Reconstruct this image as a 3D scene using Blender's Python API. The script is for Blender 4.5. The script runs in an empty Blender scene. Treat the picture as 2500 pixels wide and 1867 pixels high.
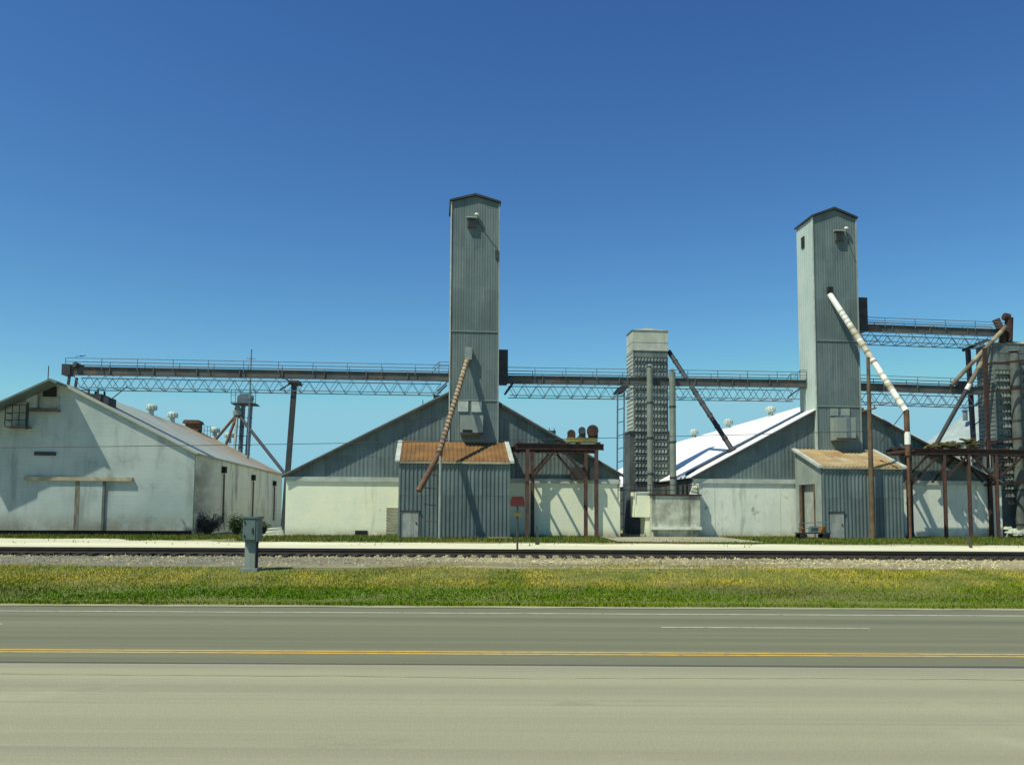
import bpy, math, random
import numpy as np
from mathutils import Matrix, Vector

random.seed(7)
R_ = math.radians
SC = bpy.context.scene
COL = SC.collection

# ------------------------------------------------------------------ camera
FPX, CAMZ = 2120.0, 1.8
PITCH, SHIFT, ROLL = R_(4.5), 0.0600, 0.0050
CAMROT = Matrix.Rotation(math.pi / 2 + PITCH, 3, 'X') @ Matrix.Rotation(ROLL, 3, 'Z')
cam = bpy.data.cameras.new('camera')
cam.sensor_width = 36.0
cam.lens = 36.0 * FPX / 2500.0
cam.shift_y = SHIFT
cam.clip_start, cam.clip_end = 0.1, 8000
camo = bpy.data.objects.new('camera', cam)
camo.matrix_world = Matrix.Translation((0, 0, CAMZ)) @ CAMROT.to_4x4()
COL.objects.link(camo)
SC.camera = camo

# ------------------------------------------------------------------ building frame: u along the facades, v away from the road
PSI = R_(5.2)
OX, OY = -12.5, 64.0
CU, SU = math.cos(PSI), math.sin(PSI)

# ------------------------------------------------------------------ sky and sun
SUN_B = Vector((-0.455, -0.285, 0.845)).normalized()          # to the sun, building frame
SUN_W = Vector((SUN_B.x * CU - SUN_B.y * SU, SUN_B.x * SU + SUN_B.y * CU, SUN_B.z))
w = bpy.data.worlds.new('World')
SC.world = w
w.use_nodes = True
nt = w.node_tree
nt.nodes.clear()
sky = nt.nodes.new('ShaderNodeTexSky')
sky.sky_type = 'NISHITA'
sky.sun_disc = False
sky.sun_elevation = math.asin(SUN_W.z)
sky.sun_rotation = math.atan2(SUN_W.x, SUN_W.y)
sky.altitude = 200
sky.air_density = 1.0
sky.dust_density = 0.4
sky.ozone_density = 3.0
hsv = nt.nodes.new('ShaderNodeHueSaturation')
hsv.inputs['Saturation'].default_value = 1.12
hsv.inputs['Hue'].default_value = 0.493
bg = nt.nodes.new('ShaderNodeBackground')
bg.inputs['Strength'].default_value = 0.10
# deepen the blue of a dry clear sky: each channel gets its own contrast
spl = nt.nodes.new('ShaderNodeSeparateColor')
cmb = nt.nodes.new('ShaderNodeCombineColor')
nt.links.new(hsv.outputs[0], spl.inputs[0])
for ch, (k_, p_, top_) in enumerate(((1.68, 1.31, 2.75), (2.24, 1.42, 5.75), (1.54, 1.08, 7.0))):
    pw = nt.nodes.new('ShaderNodeMath')
    pw.operation = 'POWER'
    pw.inputs[1].default_value = p_
    ml = nt.nodes.new('ShaderNodeMath')
    ml.operation = 'MULTIPLY'
    ml.inputs[1].default_value = k_ * 10 * 0.085 ** p_
    mn = nt.nodes.new('ShaderNodeMath')
    mn.operation = 'MINIMUM'
    mn.inputs[1].default_value = top_
    nt.links.new(spl.outputs[ch], pw.inputs[0])
    nt.links.new(pw.outputs[0], ml.inputs[0])
    nt.links.new(ml.outputs[0], mn.inputs[0])
    nt.links.new(mn.outputs[0], cmb.inputs[ch])
out = nt.nodes.new('ShaderNodeOutputWorld')
nt.links.new(sky.outputs[0], hsv.inputs['Color'])
nt.links.new(cmb.outputs[0], bg.inputs['Color'])
nt.links.new(bg.outputs[0], out.inputs['Surface'])

sl = bpy.data.lights.new('sun', 'SUN')
sl.energy = 4.8
sl.angle = R_(0.53)
sl.color = (1.0, 0.97, 0.79)
so = bpy.data.objects.new('sun', sl)
so.rotation_mode = 'QUATERNION'
so.rotation_quaternion = SUN_W.to_track_quat('Z', 'Y')
so.location = (-20, 10, 60)
COL.objects.link(so)

SC.view_settings.view_transform = 'Standard'
SC.view_settings.look = 'None'
SC.view_settings.exposure = 0.0
SC.view_settings.gamma = 1.0
SC.render.engine = 'CYCLES'

# ------------------------------------------------------------------ measuring helpers (photo pixel -> point on a real plane)
def ray(px, py):
    return CAMROT @ Vector(((px - 1250) / FPX, (933.5 - py) / FPX + SHIFT * 2500 / FPX, -1.0))

def F(px, py, v=0.0):
    """point of a plane parallel to the facades: (u, v, z)"""
    d = ray(px, py)
    dn, du = -d.x * SU + d.y * CU, d.x * CU + d.y * SU
    cn, cu = OX * SU - OY * CU, -OX * CU - OY * SU
    t = (v - cn) / dn
    return Vector((cu + t * du, v, CAMZ + t * d.z))

def S(px, py, u):
    """point of a plane at right angles to the facades"""
    d = ray(px, py)
    dn, du = -d.x * SU + d.y * CU, d.x * CU + d.y * SU
    cn, cu = OX * SU - OY * CU, -OX * CU - OY * SU
    t = (u - cu) / du
    return Vector((u, cn + t * dn, CAMZ + t * d.z))

def G(px, py, z):
    """point of a level plane, world"""
    d = ray(px, py)
    t = (z - CAMZ) / d.z
    return Vector((t * d.x, t * d.y, z))

def to_world(p, frame):
    if frame == 'b':
        return Vector((OX + p[0] * CU - p[1] * SU, OY + p[0] * SU + p[1] * CU, p[2]))
    return Vector(p)

# ------------------------------------------------------------------ materials
def M(name, c1, c2=None, rough=0.8, metal=0.0, nscale=1.2, stretch=(1, 1, 1), contrast=(0.35, 0.65),
      streak=None, spots=None, sheet=None, lines=None, bump=0.0, bscale=25.0, fine=0.12, spec=0.4, grad=None, island=0.0, bands=()):
    m = bpy.data.materials.new(name)
    m.use_nodes = True
    t = m.node_tree
    N, L = t.nodes, t.links
    b = N['Principled BSDF']
    b.inputs['Roughness'].default_value = rough
    b.inputs['Metallic'].default_value = metal
    b.inputs['Specular IOR Level'].default_value = spec
    tc = N.new('ShaderNodeTexCoord')
    def noise(scale, st, detail=5.0, rg=0.6):
        mp = N.new('ShaderNodeMapping')
        mp.inputs['Scale'].default_value = st
        L.new(tc.outputs['Object'], mp.inputs['Vector'])
        n = N.new('ShaderNodeTexNoise')
        n.inputs['Scale'].default_value = scale
        n.inputs['Detail'].default_value = detail
        n.inputs['Roughness'].default_value = rg
        L.new(mp.outputs[0], n.inputs['Vector'])
        return n.outputs['Fac']
    def ramp(fac, lo, hi):
        r = N.new('ShaderNodeMapRange')
        r.interpolation_type = 'SMOOTHSTEP'
        r.inputs['From Min'].default_value = lo
        r.inputs['From Max'].default_value = hi
        L.new(fac, r.inputs['Value'])
        return r.outputs[0]
    def math_(op, a, bb):
        n = N.new('ShaderNodeMath')
        n.operation = op
        for i, x in enumerate((a, bb)):
            if isinstance(x, (int, float)):
                n.inputs[i].default_value = x
            else:
                L.new(x, n.inputs[i])
        return n.outputs[0]
    def mix(fac, a, bb, mode='MIX'):
        n = N.new('ShaderNodeMix')
        n.data_type = 'RGBA'
        n.blend_type = mode
        if isinstance(fac, (int, float)):
            n.inputs[0].default_value = fac
        else:
            L.new(fac, n.inputs[0])
        for i, x in ((6, a), (7, bb)):
            if isinstance(x, tuple):
                n.inputs[i].default_value = (*x, 1) if len(x) == 3 else x
            else:
                L.new(x, n.inputs[i])
        return n.outputs[2]
    c2 = c2 or tuple(x * 0.75 for x in c1)
    col = mix(ramp(noise(nscale, stretch), *contrast), c1, c2)
    sep = None
    def axes():
        s = N.new('ShaderNodeSeparateXYZ')
        L.new(tc.outputs['Object'], s.inputs[0])
        return s
    if grad:                                          # (colour, axis, from, to): a stain that grows along the thing
        sep = sep or axes()
        g = ramp(sep.outputs[grad[1]], grad[2], grad[3])
        g = math_('MULTIPLY', g, ramp(noise(0.8, (1, 0.25, 1)), 0.2, 0.62))
        col = mix(g, col, grad[0])
    if sheet:                                         # (width, height, amount): tone of single sheets
        sep = sep or axes()
        cb = N.new('ShaderNodeCombineXYZ')
        for i, ax in enumerate('XYZ'):
            ww = sheet[1] if ax == 'Z' else sheet[0]
            L.new(math_('FLOOR', math_('DIVIDE', sep.outputs[ax], ww), 0.0), cb.inputs[i])
        wn = N.new('ShaderNodeTexWhiteNoise')
        L.new(cb.outputs[0], wn.inputs['Vector'])
        k = math_('ADD', math_('MULTIPLY', wn.outputs['Value'], sheet[2]), 1.0 - sheet[2] * 0.6)
        cc = N.new('ShaderNodeCombineColor')
        for i in range(3):
            L.new(k, cc.inputs[i])
        col = mix(1.0, col, cc.outputs[0], 'MULTIPLY')
    if lines:                                         # (axis, spacing, width share, darkness): joints and laps
        sep = sep or axes()
        fr = math_('FRACT', math_('DIVIDE', sep.outputs[lines[0]], lines[1]), 0.0)
        ln = math_('LESS_THAN', fr, lines[2])
        ln = math_('MULTIPLY', ln, math_('MULTIPLY', ramp(noise(0.9, (1, 1, 1)), 0.3, 0.7), lines[3]))
        col = mix(ln, col, tuple(x * 0.35 for x in c1))
    if streak:                                        # (colour, amount, lo, hi, across)
        ac = streak[4] if len(streak) > 4 else 2.2
        s1 = ramp(noise(1.0, (ac, ac, 0.16), 6.0, 0.65), streak[2], streak[3])
        col = mix(math_('MULTIPLY', s1, streak[1]), col, streak[0])
    if spots:                                         # (colour, amount, lo, hi, scale)
        s2 = ramp(noise(spots[4], (1, 1, 1), 8.0, 0.7), spots[2], spots[3])
        col = mix(math_('MULTIPLY', s2, spots[1]), col, spots[0])
    for bd in bands:                                  # (colour, amount, lo, hi, scale, stretch)
        col = mix(math_('MULTIPLY', ramp(noise(bd[4], bd[5], 6.0, 0.65), bd[2], bd[3]), bd[1]), col, bd[0])
    if fine:
        f1 = noise(bscale * 0.7, (1, 1, 1), 4.0, 0.7)
        k = math_('ADD', math_('MULTIPLY', f1, fine * 2), 1.0 - fine)
        cc = N.new('ShaderNodeCombineColor')
        for i in range(3):
            L.new(k, cc.inputs[i])
        col = mix(1.0, col, cc.outputs[0], 'MULTIPLY')
    if island:
        gi = N.new('ShaderNodeNewGeometry')
        k = math_('ADD', math_('MULTIPLY', gi.outputs['Random Per Island'], island * 2), 1.0 - island)
        cc = N.new('ShaderNodeCombineColor')
        for i in range(3):
            L.new(k, cc.inputs[i])
        col = mix(1.0, col, cc.outputs[0], 'MULTIPLY')
    L.new(col, b.inputs['Base Color'])
    if bump:
        bn = N.new('ShaderNodeBump')
        bn.inputs['Strength'].default_value = bump
        bn.inputs['Distance'].default_value = 0.03
        L.new(noise(bscale, (1, 1, 1), 5.0), bn.inputs['Height'])
        L.new(bn.outputs[0], b.inputs['Normal'])
    return m

RUST = (0.17, 0.062, 0.024)
MT = {}
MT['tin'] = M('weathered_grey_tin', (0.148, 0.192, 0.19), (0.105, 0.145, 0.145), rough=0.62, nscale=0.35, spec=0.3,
              sheet=(0.93, 2.9, 0.34), lines=('Z', 2.9, 0.02, 0.8), streak=((0.06, 0.085, 0.08), 0.6, 0.5, 0.72), spots=(RUST, 0.5, 0.63, 0.75, 1.1))
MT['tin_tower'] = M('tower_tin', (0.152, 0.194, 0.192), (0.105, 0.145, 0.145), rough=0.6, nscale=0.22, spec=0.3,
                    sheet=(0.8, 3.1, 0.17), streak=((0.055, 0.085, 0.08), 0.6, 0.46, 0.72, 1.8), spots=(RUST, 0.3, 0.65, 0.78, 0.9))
MT['tin_side'] = M('sunlit_side_tin', (0.47, 0.54, 0.48), (0.40, 0.48, 0.44), rough=0.6, nscale=0.3, spec=0.3,
                   sheet=(0.8, 3.1, 0.08), streak=((0.26, 0.28, 0.22), 0.3, 0.52, 0.72, 2.5))  # paler copy of the tower tin, sunlight on the side put into colour
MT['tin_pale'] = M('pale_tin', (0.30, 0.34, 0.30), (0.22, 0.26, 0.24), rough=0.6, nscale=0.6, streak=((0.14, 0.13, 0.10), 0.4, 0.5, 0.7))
MT['trim_dark'] = M('dark_roof_trim', (0.035, 0.04, 0.045), (0.022, 0.025, 0.03), rough=0.7)
MT['trim_pale'] = M('pale_trim', (0.48, 0.52, 0.46), (0.36, 0.4, 0.36), rough=0.6, streak=((0.25, 0.2, 0.13), 0.4, 0.55, 0.7))
MT['white_wall'] = M('painted_concrete', (0.85, 0.86, 0.62), (0.78, 0.82, 0.62), rough=0.85, nscale=0.45, bump=0.15, bscale=9, grad=((0.40, 0.37, 0.25), 'Z', 0.75, -0.1),
                     streak=((0.36, 0.36, 0.28), 0.45, 0.57, 0.75, 1.4), spots=((0.30, 0.29, 0.22), 0.5, 0.64, 0.74, 0.9), lines=('Z', 0.62, 0.035, 0.25))
MT['white_wall2'] = M('stained_painted_concrete', (0.72, 0.75, 0.64), (0.62, 0.67, 0.58), rough=0.85, nscale=0.5, bump=0.15, bscale=9, grad=((0.40, 0.37, 0.25), 'Z', 0.75, -0.1),
                      streak=((0.26, 0.27, 0.21), 0.6, 0.53, 0.74, 1.2), spots=((0.20, 0.21, 0.17), 0.7, 0.57, 0.7, 0.8), lines=('Z', 0.62, 0.035, 0.2))
MT['bunker'] = M('dirty_concrete', (0.56, 0.58, 0.46), (0.30, 0.31, 0.24), rough=0.9, nscale=0.9, bump=0.3, bscale=8,
                 streak=((0.10, 0.10, 0.075), 0.75, 0.5, 0.7, 1.6), spots=((0.08, 0.08, 0.06), 0.7, 0.57, 0.7, 1.2))
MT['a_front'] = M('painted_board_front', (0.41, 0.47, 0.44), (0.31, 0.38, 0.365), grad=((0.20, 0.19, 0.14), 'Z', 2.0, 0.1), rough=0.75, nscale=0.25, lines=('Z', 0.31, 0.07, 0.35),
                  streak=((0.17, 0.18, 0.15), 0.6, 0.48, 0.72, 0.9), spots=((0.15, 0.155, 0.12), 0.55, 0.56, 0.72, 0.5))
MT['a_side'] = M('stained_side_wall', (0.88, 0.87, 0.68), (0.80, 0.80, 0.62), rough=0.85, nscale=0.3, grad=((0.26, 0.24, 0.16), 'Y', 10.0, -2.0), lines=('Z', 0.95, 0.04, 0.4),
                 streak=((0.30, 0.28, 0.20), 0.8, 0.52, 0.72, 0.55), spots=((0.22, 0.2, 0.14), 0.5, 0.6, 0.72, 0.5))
MT['a_roof'] = M('pale_rusting_roof', (0.40, 0.43, 0.36), (0.33, 0.36, 0.30), rough=0.6, nscale=0.3, grad=((0.38, 0.25, 0.12), 'Y', 9.0, 36.0),
                 streak=((0.25, 0.25, 0.2), 0.4, 0.5, 0.7))
MT['white_roof'] = M('bright_white_roof', (0.88, 0.88, 0.84), (0.82, 0.83, 0.80), rough=0.55, nscale=0.4, spots=((0.45, 0.36, 0.18), 0.6, 0.67, 0.76, 0.35))
MT['rust_roof'] = M('rusty_shed_roof', (0.215, 0.108, 0.034), (0.155, 0.08, 0.027), rough=0.75, nscale=0.7, sheet=(0.7, 9, 0.25),
                    spots=((0.32, 0.23, 0.10), 0.6, 0.55, 0.7, 1.0))
MT['rust_roof2'] = M('fading_rusty_shed_roof', (0.36, 0.27, 0.14), (0.29, 0.18, 0.075), rough=0.75, nscale=0.5, sheet=(0.7, 9, 0.2),
                     spots=((0.42, 0.38, 0.26), 0.8, 0.5, 0.66, 0.6))
MT['rust'] = M('rusty_steel', (0.06, 0.03, 0.022), (0.03, 0.018, 0.015), rough=0.85, nscale=2.0, spots=((0.17, 0.07, 0.035), 0.6, 0.6, 0.72, 2.5))
MT['rust_red'] = M('red_oxide_steel', (0.115, 0.058, 0.042), (0.06, 0.038, 0.03), rough=0.85, nscale=2.0, spots=((0.22, 0.11, 0.07), 0.6, 0.58, 0.7, 2.0))
MT['pipe_rust'] = M('rusty_pipe', (0.155, 0.085, 0.048), (0.09, 0.05, 0.033), rough=0.8, nscale=2.0)
MT['pipe_tan'] = M('tan_pipe_band', (0.36, 0.31, 0.20), (0.25, 0.19, 0.11), rough=0.7, nscale=2.0)
MT['pipe_white'] = M('white_pipe', (0.82, 0.83, 0.78), (0.74, 0.74, 0.68), rough=0.5, nscale=1.5)
MT['pipe_offwhite'] = M('yellowed_white_pipe', (0.55, 0.53, 0.42), (0.42, 0.39, 0.29), rough=0.6, nscale=1.5)
MT['pipe_dull'] = M('dull_brown_grey_pipe', (0.17, 0.14, 0.10), (0.11, 0.085, 0.06), rough=0.7, nscale=1.5)
MT['pipe_shade'] = M('shaded_grey_duct', (0.13, 0.145, 0.13), (0.08, 0.09, 0.08), rough=0.7, nscale=1.0, streak=((0.05, 0.04, 0.03), 0.5, 0.5, 0.7, 3))  # darker copy of the grey duct, shade put into the colour
MT['pipe_grey'] = M('grey_duct', (0.23, 0.255, 0.22), (0.16, 0.185, 0.155), rough=0.6, nscale=0.8, streak=((0.12, 0.11, 0.08), 0.5, 0.5, 0.7, 3))
MT['steel_dark'] = M('dark_steel', (0.045, 0.05, 0.055), (0.03, 0.032, 0.035), rough=0.7, nscale=2.0, spots=(RUST, 0.4, 0.6, 0.72, 2.0))
MT['steel_blue'] = M('galvanised_steel', (0.15, 0.20, 0.235), (0.10, 0.14, 0.165), rough=0.55, nscale=2.0)
MT['trough'] = M('conveyor_trough', (0.095, 0.10, 0.095), (0.06, 0.062, 0.058), rough=0.65, nscale=0.7, spots=((0.16, 0.11, 0.07), 0.7, 0.52, 0.66, 0.8))
MT['dryer'] = M('dryer_grey', (0.19, 0.225, 0.205), (0.115, 0.145, 0.135), rough=0.65, nscale=0.6, sheet=(0.9, 0.62, 0.35), streak=((0.05, 0.05, 0.04), 0.6, 0.5, 0.7))
MT['dryer_side'] = M('dryer_pale_sunlit', (0.50, 0.52, 0.42), (0.40, 0.42, 0.34), rough=0.6, nscale=0.8, streak=((0.2, 0.17, 0.1), 0.4, 0.55, 0.7))  # pale cap metal; on the side panel the paleness is painted sunlight
MT['dryer_dark'] = M('dryer_plenum', (0.10, 0.12, 0.115), (0.06, 0.075, 0.07), rough=0.75, nscale=0.8, spots=(RUST, 0.4, 0.6, 0.7, 1.0))  # dark metal; on the dryer base the darkness is painted shade
MT['stain'] = M('stained_door_edge', (0.24, 0.23, 0.17), (0.12, 0.11, 0.075), rough=0.85, nscale=1.2, stretch=(2, 1, 0.5))
MT['black'] = M('dark_opening', (0.018, 0.02, 0.02), (0.012, 0.013, 0.013), rough=0.9)
MT['door'] = M('pale_grey_door', (0.36, 0.38, 0.34), (0.27, 0.29, 0.26), rough=0.7, nscale=1.5, streak=((0.1, 0.1, 0.08), 0.6, 0.5, 0.7, 4))
MT['brown_wood'] = M('brown_timber', (0.17, 0.12, 0.07), (0.10, 0.07, 0.045), rough=0.9, nscale=1.5, streak=((0.05, 0.04, 0.03), 0.6, 0.45, 0.7, 14))
MT['tan_wood'] = M('tan_timber', (0.42, 0.38, 0.26), (0.30, 0.25, 0.16), rough=0.85, nscale=1.5)
MT['moss'] = M('mossy_debris', (0.12, 0.105, 0.03), (0.07, 0.05, 0.02), rough=0.95, nscale=2.0, bump=0.5, bscale=12)
MT['yellow_plank'] = M('mossy_yellow_plank', (0.28, 0.26, 0.06), (0.18, 0.15, 0.05), rough=0.9)
MT['red'] = M('dull_red_paint', (0.10, 0.015, 0.013), (0.06, 0.012, 0.011), rough=0.6)
MT['yellow'] = M('dull_yellow_paint', (0.16, 0.14, 0.04), (0.1, 0.09, 0.03), rough=0.6)
MT['orange'] = M('faded_orange_plastic', (0.50, 0.22, 0.05), (0.36, 0.15, 0.04), rough=0.6)
MT['lamp'] = M('white_enamel', (0.85, 0.86, 0.8), (0.8, 0.8, 0.75), rough=0.4)
MT['box_blue'] = M('blue_grey_cabinet', (0.13, 0.18, 0.17), (0.10, 0.14, 0.135), rough=0.5, nscale=2)
MT['bin'] = M('galvanised_bin', (0.34, 0.40, 0.38), (0.26, 0.32, 0.31), rough=0.55, nscale=0.8)
# ground
MT['ground'] = M('dry_ground', (0.33, 0.29, 0.18), (0.16, 0.17, 0.06), rough=0.95, nscale=0.12, bump=0.4, bscale=6)
MT['verge'] = M('verge_soil', (0.10, 0.13, 0.025), (0.19, 0.175, 0.05), rough=0.95, nscale=0.6, stretch=(0.12, 1, 1), bump=0.5, bscale=14, fine=0.3)
MT['ballast'] = M('ballast_gravel', (0.36, 0.315, 0.165), (0.20, 0.175, 0.095), rough=0.95, nscale=0.9, stretch=(0.15, 1, 1), bump=0.9, bscale=16, fine=0.35,
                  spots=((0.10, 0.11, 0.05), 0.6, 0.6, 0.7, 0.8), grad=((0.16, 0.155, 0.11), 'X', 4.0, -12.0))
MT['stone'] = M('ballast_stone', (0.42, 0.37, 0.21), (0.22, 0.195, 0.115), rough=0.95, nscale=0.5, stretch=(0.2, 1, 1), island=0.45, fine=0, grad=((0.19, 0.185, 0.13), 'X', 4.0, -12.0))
MT['caliche'] = M('white_caliche', (0.70, 0.68, 0.47), (0.56, 0.54, 0.36), rough=0.95, nscale=0.25, stretch=(0.2, 1, 1), bump=0.3, bscale=9,
                  spots=((0.42, 0.38, 0.25), 0.6, 0.6, 0.74, 0.6), bands=[((0.46, 0.43, 0.28), 0.6, 0.52, 0.68, 1.2, (0.06, 1, 1))])
MT['apron'] = M('dusty_concrete', (0.34, 0.32, 0.21), (0.26, 0.25, 0.155), rough=0.95, nscale=0.5, bump=0.3, bscale=8)
MT['road'] = M('worn_asphalt', (0.335, 0.32, 0.205), (0.262, 0.252, 0.168), rough=0.9, nscale=0.8, stretch=(0.018, 1.3, 1), contrast=(0.3, 0.7),
               bump=0.4, bscale=45, fine=0.34, spots=((0.40, 0.375, 0.255), 0.5, 0.55, 0.72, 0.25), spec=0.25,
               bands=[((0.215, 0.208, 0.145), 0.55, 0.54, 0.72, 2.2, (0.02, 1.6, 1)), ((0.43, 0.40, 0.27), 0.55, 0.60, 0.74, 1.6, (0.03, 1.8, 1)), ((0.19, 0.185, 0.13), 0.35, 0.62, 0.70, 0.55, (0.5, 1, 1))])
MT['road_far'] = M('darker_asphalt', (0.195, 0.196, 0.118), (0.135, 0.139, 0.088), rough=0.9, nscale=0.9, stretch=(0.015, 1.2, 1), contrast=(0.3, 0.7),
                   bands=[((0.10, 0.105, 0.075), 0.5, 0.56, 0.72, 2.0, (0.02, 1.5, 1)), ((0.25, 0.245, 0.15), 0.45, 0.58, 0.74, 1.4, (0.03, 1.6, 1))],
                   bump=0.4, bscale=45, fine=0.34, spec=0.25)
MT['crack'] = M('sealed_crack', (0.21, 0.205, 0.14), (0.29, 0.28, 0.185), rough=0.9, nscale=0.8, stretch=(0.4, 1, 1))
MT['tar'] = M('tar_seam', (0.06, 0.063, 0.06), (0.10, 0.10, 0.09), rough=0.8, nscale=0.6, stretch=(0.1, 1, 1))
MT['paint_yellow'] = M('yellow_road_paint', (0.62, 0.40, 0.07), (0.50, 0.33, 0.08), rough=0.7, nscale=2, spots=((0.24, 0.2, 0.12), 0.8, 0.52, 0.64, 5))
MT['paint_white'] = M('white_road_paint', (0.66, 0.66, 0.58), (0.5, 0.5, 0.44), rough=0.7, nscale=2, spots=((0.2, 0.2, 0.15), 0.8, 0.53, 0.64, 5))
MT['rail'] = M('brown_rail_steel', (0.045, 0.033, 0.024), (0.028, 0.022, 0.018), rough=0.7, nscale=2)
MT['railtop'] = M('worn_rail_head', (0.30, 0.29, 0.27), (0.2, 0.19, 0.17), rough=0.35, metal=0.7, nscale=2)
MT['tie'] = M('creosoted_tie', (0.06, 0.047, 0.035), (0.035, 0.028, 0.022), rough=0.95, nscale=3, stretch=(1, 0.2, 1))
MT['grass'] = M('verge_grass', (0.088, 0.185, 0.005), (0.15, 0.205, 0.010), rough=0.8, nscale=0.45, stretch=(0.1, 0.9, 1), contrast=(0.46, 0.66), island=0.25, fine=0, spec=0.0, grad=((0.46, 0.375, 0.06), 'Y', 25.2, 27.4), bands=[((0.20, 0.16, 0.065), 0.75, 0.53, 0.66, 0.16, (0.5, 1.4, 1)), ((0.08, 0.15, 0.014), 0.4, 0.52, 0.66, 1.0, (0.1, 1.0, 1))])
MT['grass2'] = M('wall_foot_grass', (0.07, 0.12, 0.012), (0.19, 0.155, 0.03), rough=0.8, nscale=0.6, stretch=(0.3, 0.9, 1), contrast=(0.45, 0.65), island=0.45, fine=0, spec=0.2)
MT['leaf'] = M('dark_shrub_leaf', (0.045, 0.08, 0.02), (0.025, 0.045, 0.015), rough=0.7, nscale=3, island=0.5, fine=0)
MT['twig'] = M('grey_brown_twig', (0.075, 0.07, 0.06), (0.05, 0.045, 0.04), rough=0.9, nscale=3, island=0.4, fine=0)
MT['bird'] = M('dark_feathers', (0.03, 0.03, 0.035), (0.05, 0.05, 0.05), rough=0.8)

# ------------------------------------------------------------------ mesh builder
class MB:
    def __init__(s):
        s.v, s.f, s.mi = [], [], []
    def add(s, vs, fs, mi=0):
        o = len(s.v)
        s.v += [tuple(p) for p in vs]
        s.f += [tuple(i + o for i in f) for f in fs]
        s.mi += [mi] * len(fs)
        return s
    def hexa(s, a, mi=0):              # a: bottom four (ccw from above) then top four
        return s.add(a, [(3, 2, 1, 0), (4, 5, 6, 7), (0, 1, 5, 4), (1, 2, 6, 5), (2, 3, 7, 6), (3, 0, 4, 7)], mi)
    def box(s, u0, u1, v0, v1, z0, z1, mi=0):
        u0, u1 = min(u0, u1), max(u0, u1)
        v0, v1 = min(v0, v1), max(v0, v1)
        z0, z1 = min(z0, z1), max(z0, z1)
        return s.hexa([(u0, v0, z0), (u1, v0, z0), (u1, v1, z0), (u0, v1, z0), (u0, v0, z1), (u1, v0, z1), (u1, v1, z1), (u0, v1, z1)], mi)
    def prism(s, uz, v0, v1, mi=0):    # polygon in the facade plane (ccw seen from the road), made thick
        n = len(uz)
        vs = [(p[0], v0, p[1]) for p in uz] + [(p[0], v1, p[1]) for p in uz]
        fs = [tuple(range(n)), tuple(range(2 * n - 1, n - 1, -1))]
        fs += [(i, i + n, (i + 1) % n + n, (i + 1) % n) for i in range(n)]
        return s.add(vs, fs, mi)
    def tube(s, p, q, r, r2=None, n=10, mi=0):
        p, q = Vector(p), Vector(q)
        r2 = r if r2 is None else r2
        d = (q - p).normalized()
        a = d.orthogonal().normalized()
        b = d.cross(a)
        vs = []
        for c, rr in ((p, r), (q, r2)):
            for i in range(n):
                t = 2 * math.pi * i / n
                vs.append(c + (a * math.cos(t) + b * math.sin(t)) * rr)
        fs = [(i, (i + 1) % n, (i + 1) % n + n, i + n) for i in range(n)] + [tuple(range(n - 1, -1, -1)), tuple(range(n, 2 * n))]
        return s.add(vs, fs, mi)
    def bar(s, p, q, w, h=None, mi=0):
        p, q = Vector(p), Vector(q)
        h = w if h is None else h
        d = (q - p).normalized()
        up = Vector((0, 0, 1)) if abs(d.z) < 0.95 else Vector((0, 1, 0))
        a = d.cross(up).normalized() * (w / 2)
        b = a.cross(d).normalized() * (h / 2)
        return s.hexa([p - a - b, p + a - b, q + a - b, q - a - b, p - a + b, p + a + b, q + a + b, q - a + b], mi)
    def lathe(s, c, prof, n=16, mi=0):
        vs = []
        for r, z in prof:
            for i in range(n):
                t = 2 * math.pi * i / n
                vs.append((c[0] + r * math.cos(t), c[1] + r * math.sin(t), c[2] + z))
        fs = []
        for k in range(len(prof) - 1):
            fs += [(k * n + i, k * n + (i + 1) % n, (k + 1) * n + (i + 1) % n, (k + 1) * n + i) for i in range(n)]
        fs.append(tuple(range(n - 1, -1, -1)))
        fs.append(tuple(range((len(prof) - 1) * n, len(prof) * n)))
        return s.add(vs, fs, mi)
    def corr(s, t0, t1, zb, zt, at, breaks=(), period=0.3, depth=0.05, mi=0):
        """ribbed sheet: at(t, off, z) gives the point"""
        ts = []
        k = math.floor(t0 / period)
        while k * period < t1:
            for fr, o in ((0, 0), (0.42, 0), (0.54, 1), (0.88, 1)):
                ts.append(((k + fr) * period, o * depth))
            k += 1
        def off(t):
            fr = (t / period) % 1
            if fr <= .42: return 0
            if fr <= .54: return depth * (fr - .42) / .12
            if fr <= .88: return depth
            return depth * (1 - fr) / .12
        ts = [(t0, off(t0))] + [x for x in ts if t0 + 1e-4 < x[0] < t1 - 1e-4] + [(t1, off(t1))]
        ts += [(b, off(b)) for b in breaks if t0 < b < t1]
        ts.sort()
        vs, fs = [], []
        for t, o in ts:
            vs += [at(t, o, zb(t)), at(t, o, zt(t))]
        for i in range(len(ts) - 1):
            fs.append((2 * i, 2 * i + 2, 2 * i + 3, 2 * i + 1))
        return s.add(vs, fs, mi)
    def mesh(s, name, mats, base, smooth=False):
        me = bpy.data.meshes.new(name)
        me.from_pydata([(p[0] - base[0], p[1] - base[1], p[2] - base[2]) for p in s.v], [], s.f)
        for m in (mats if isinstance(mats, (list, tuple)) else [mats]):
            me.materials.append(MT[m])
        me.polygons.foreach_set('material_index', s.mi)
        if smooth:
            me.polygons.foreach_set('use_smooth', [True] * len(s.f))
            me.set_sharp_from_angle(angle=R_(50))
        me.update()
        return me

def tag(o, label=None, cat=None, group=None, kind=None):
    if label: o['label'] = label
    if cat: o['category'] = cat
    if group: o['group'] = group
    if kind: o['kind'] = kind
    return o

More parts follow.
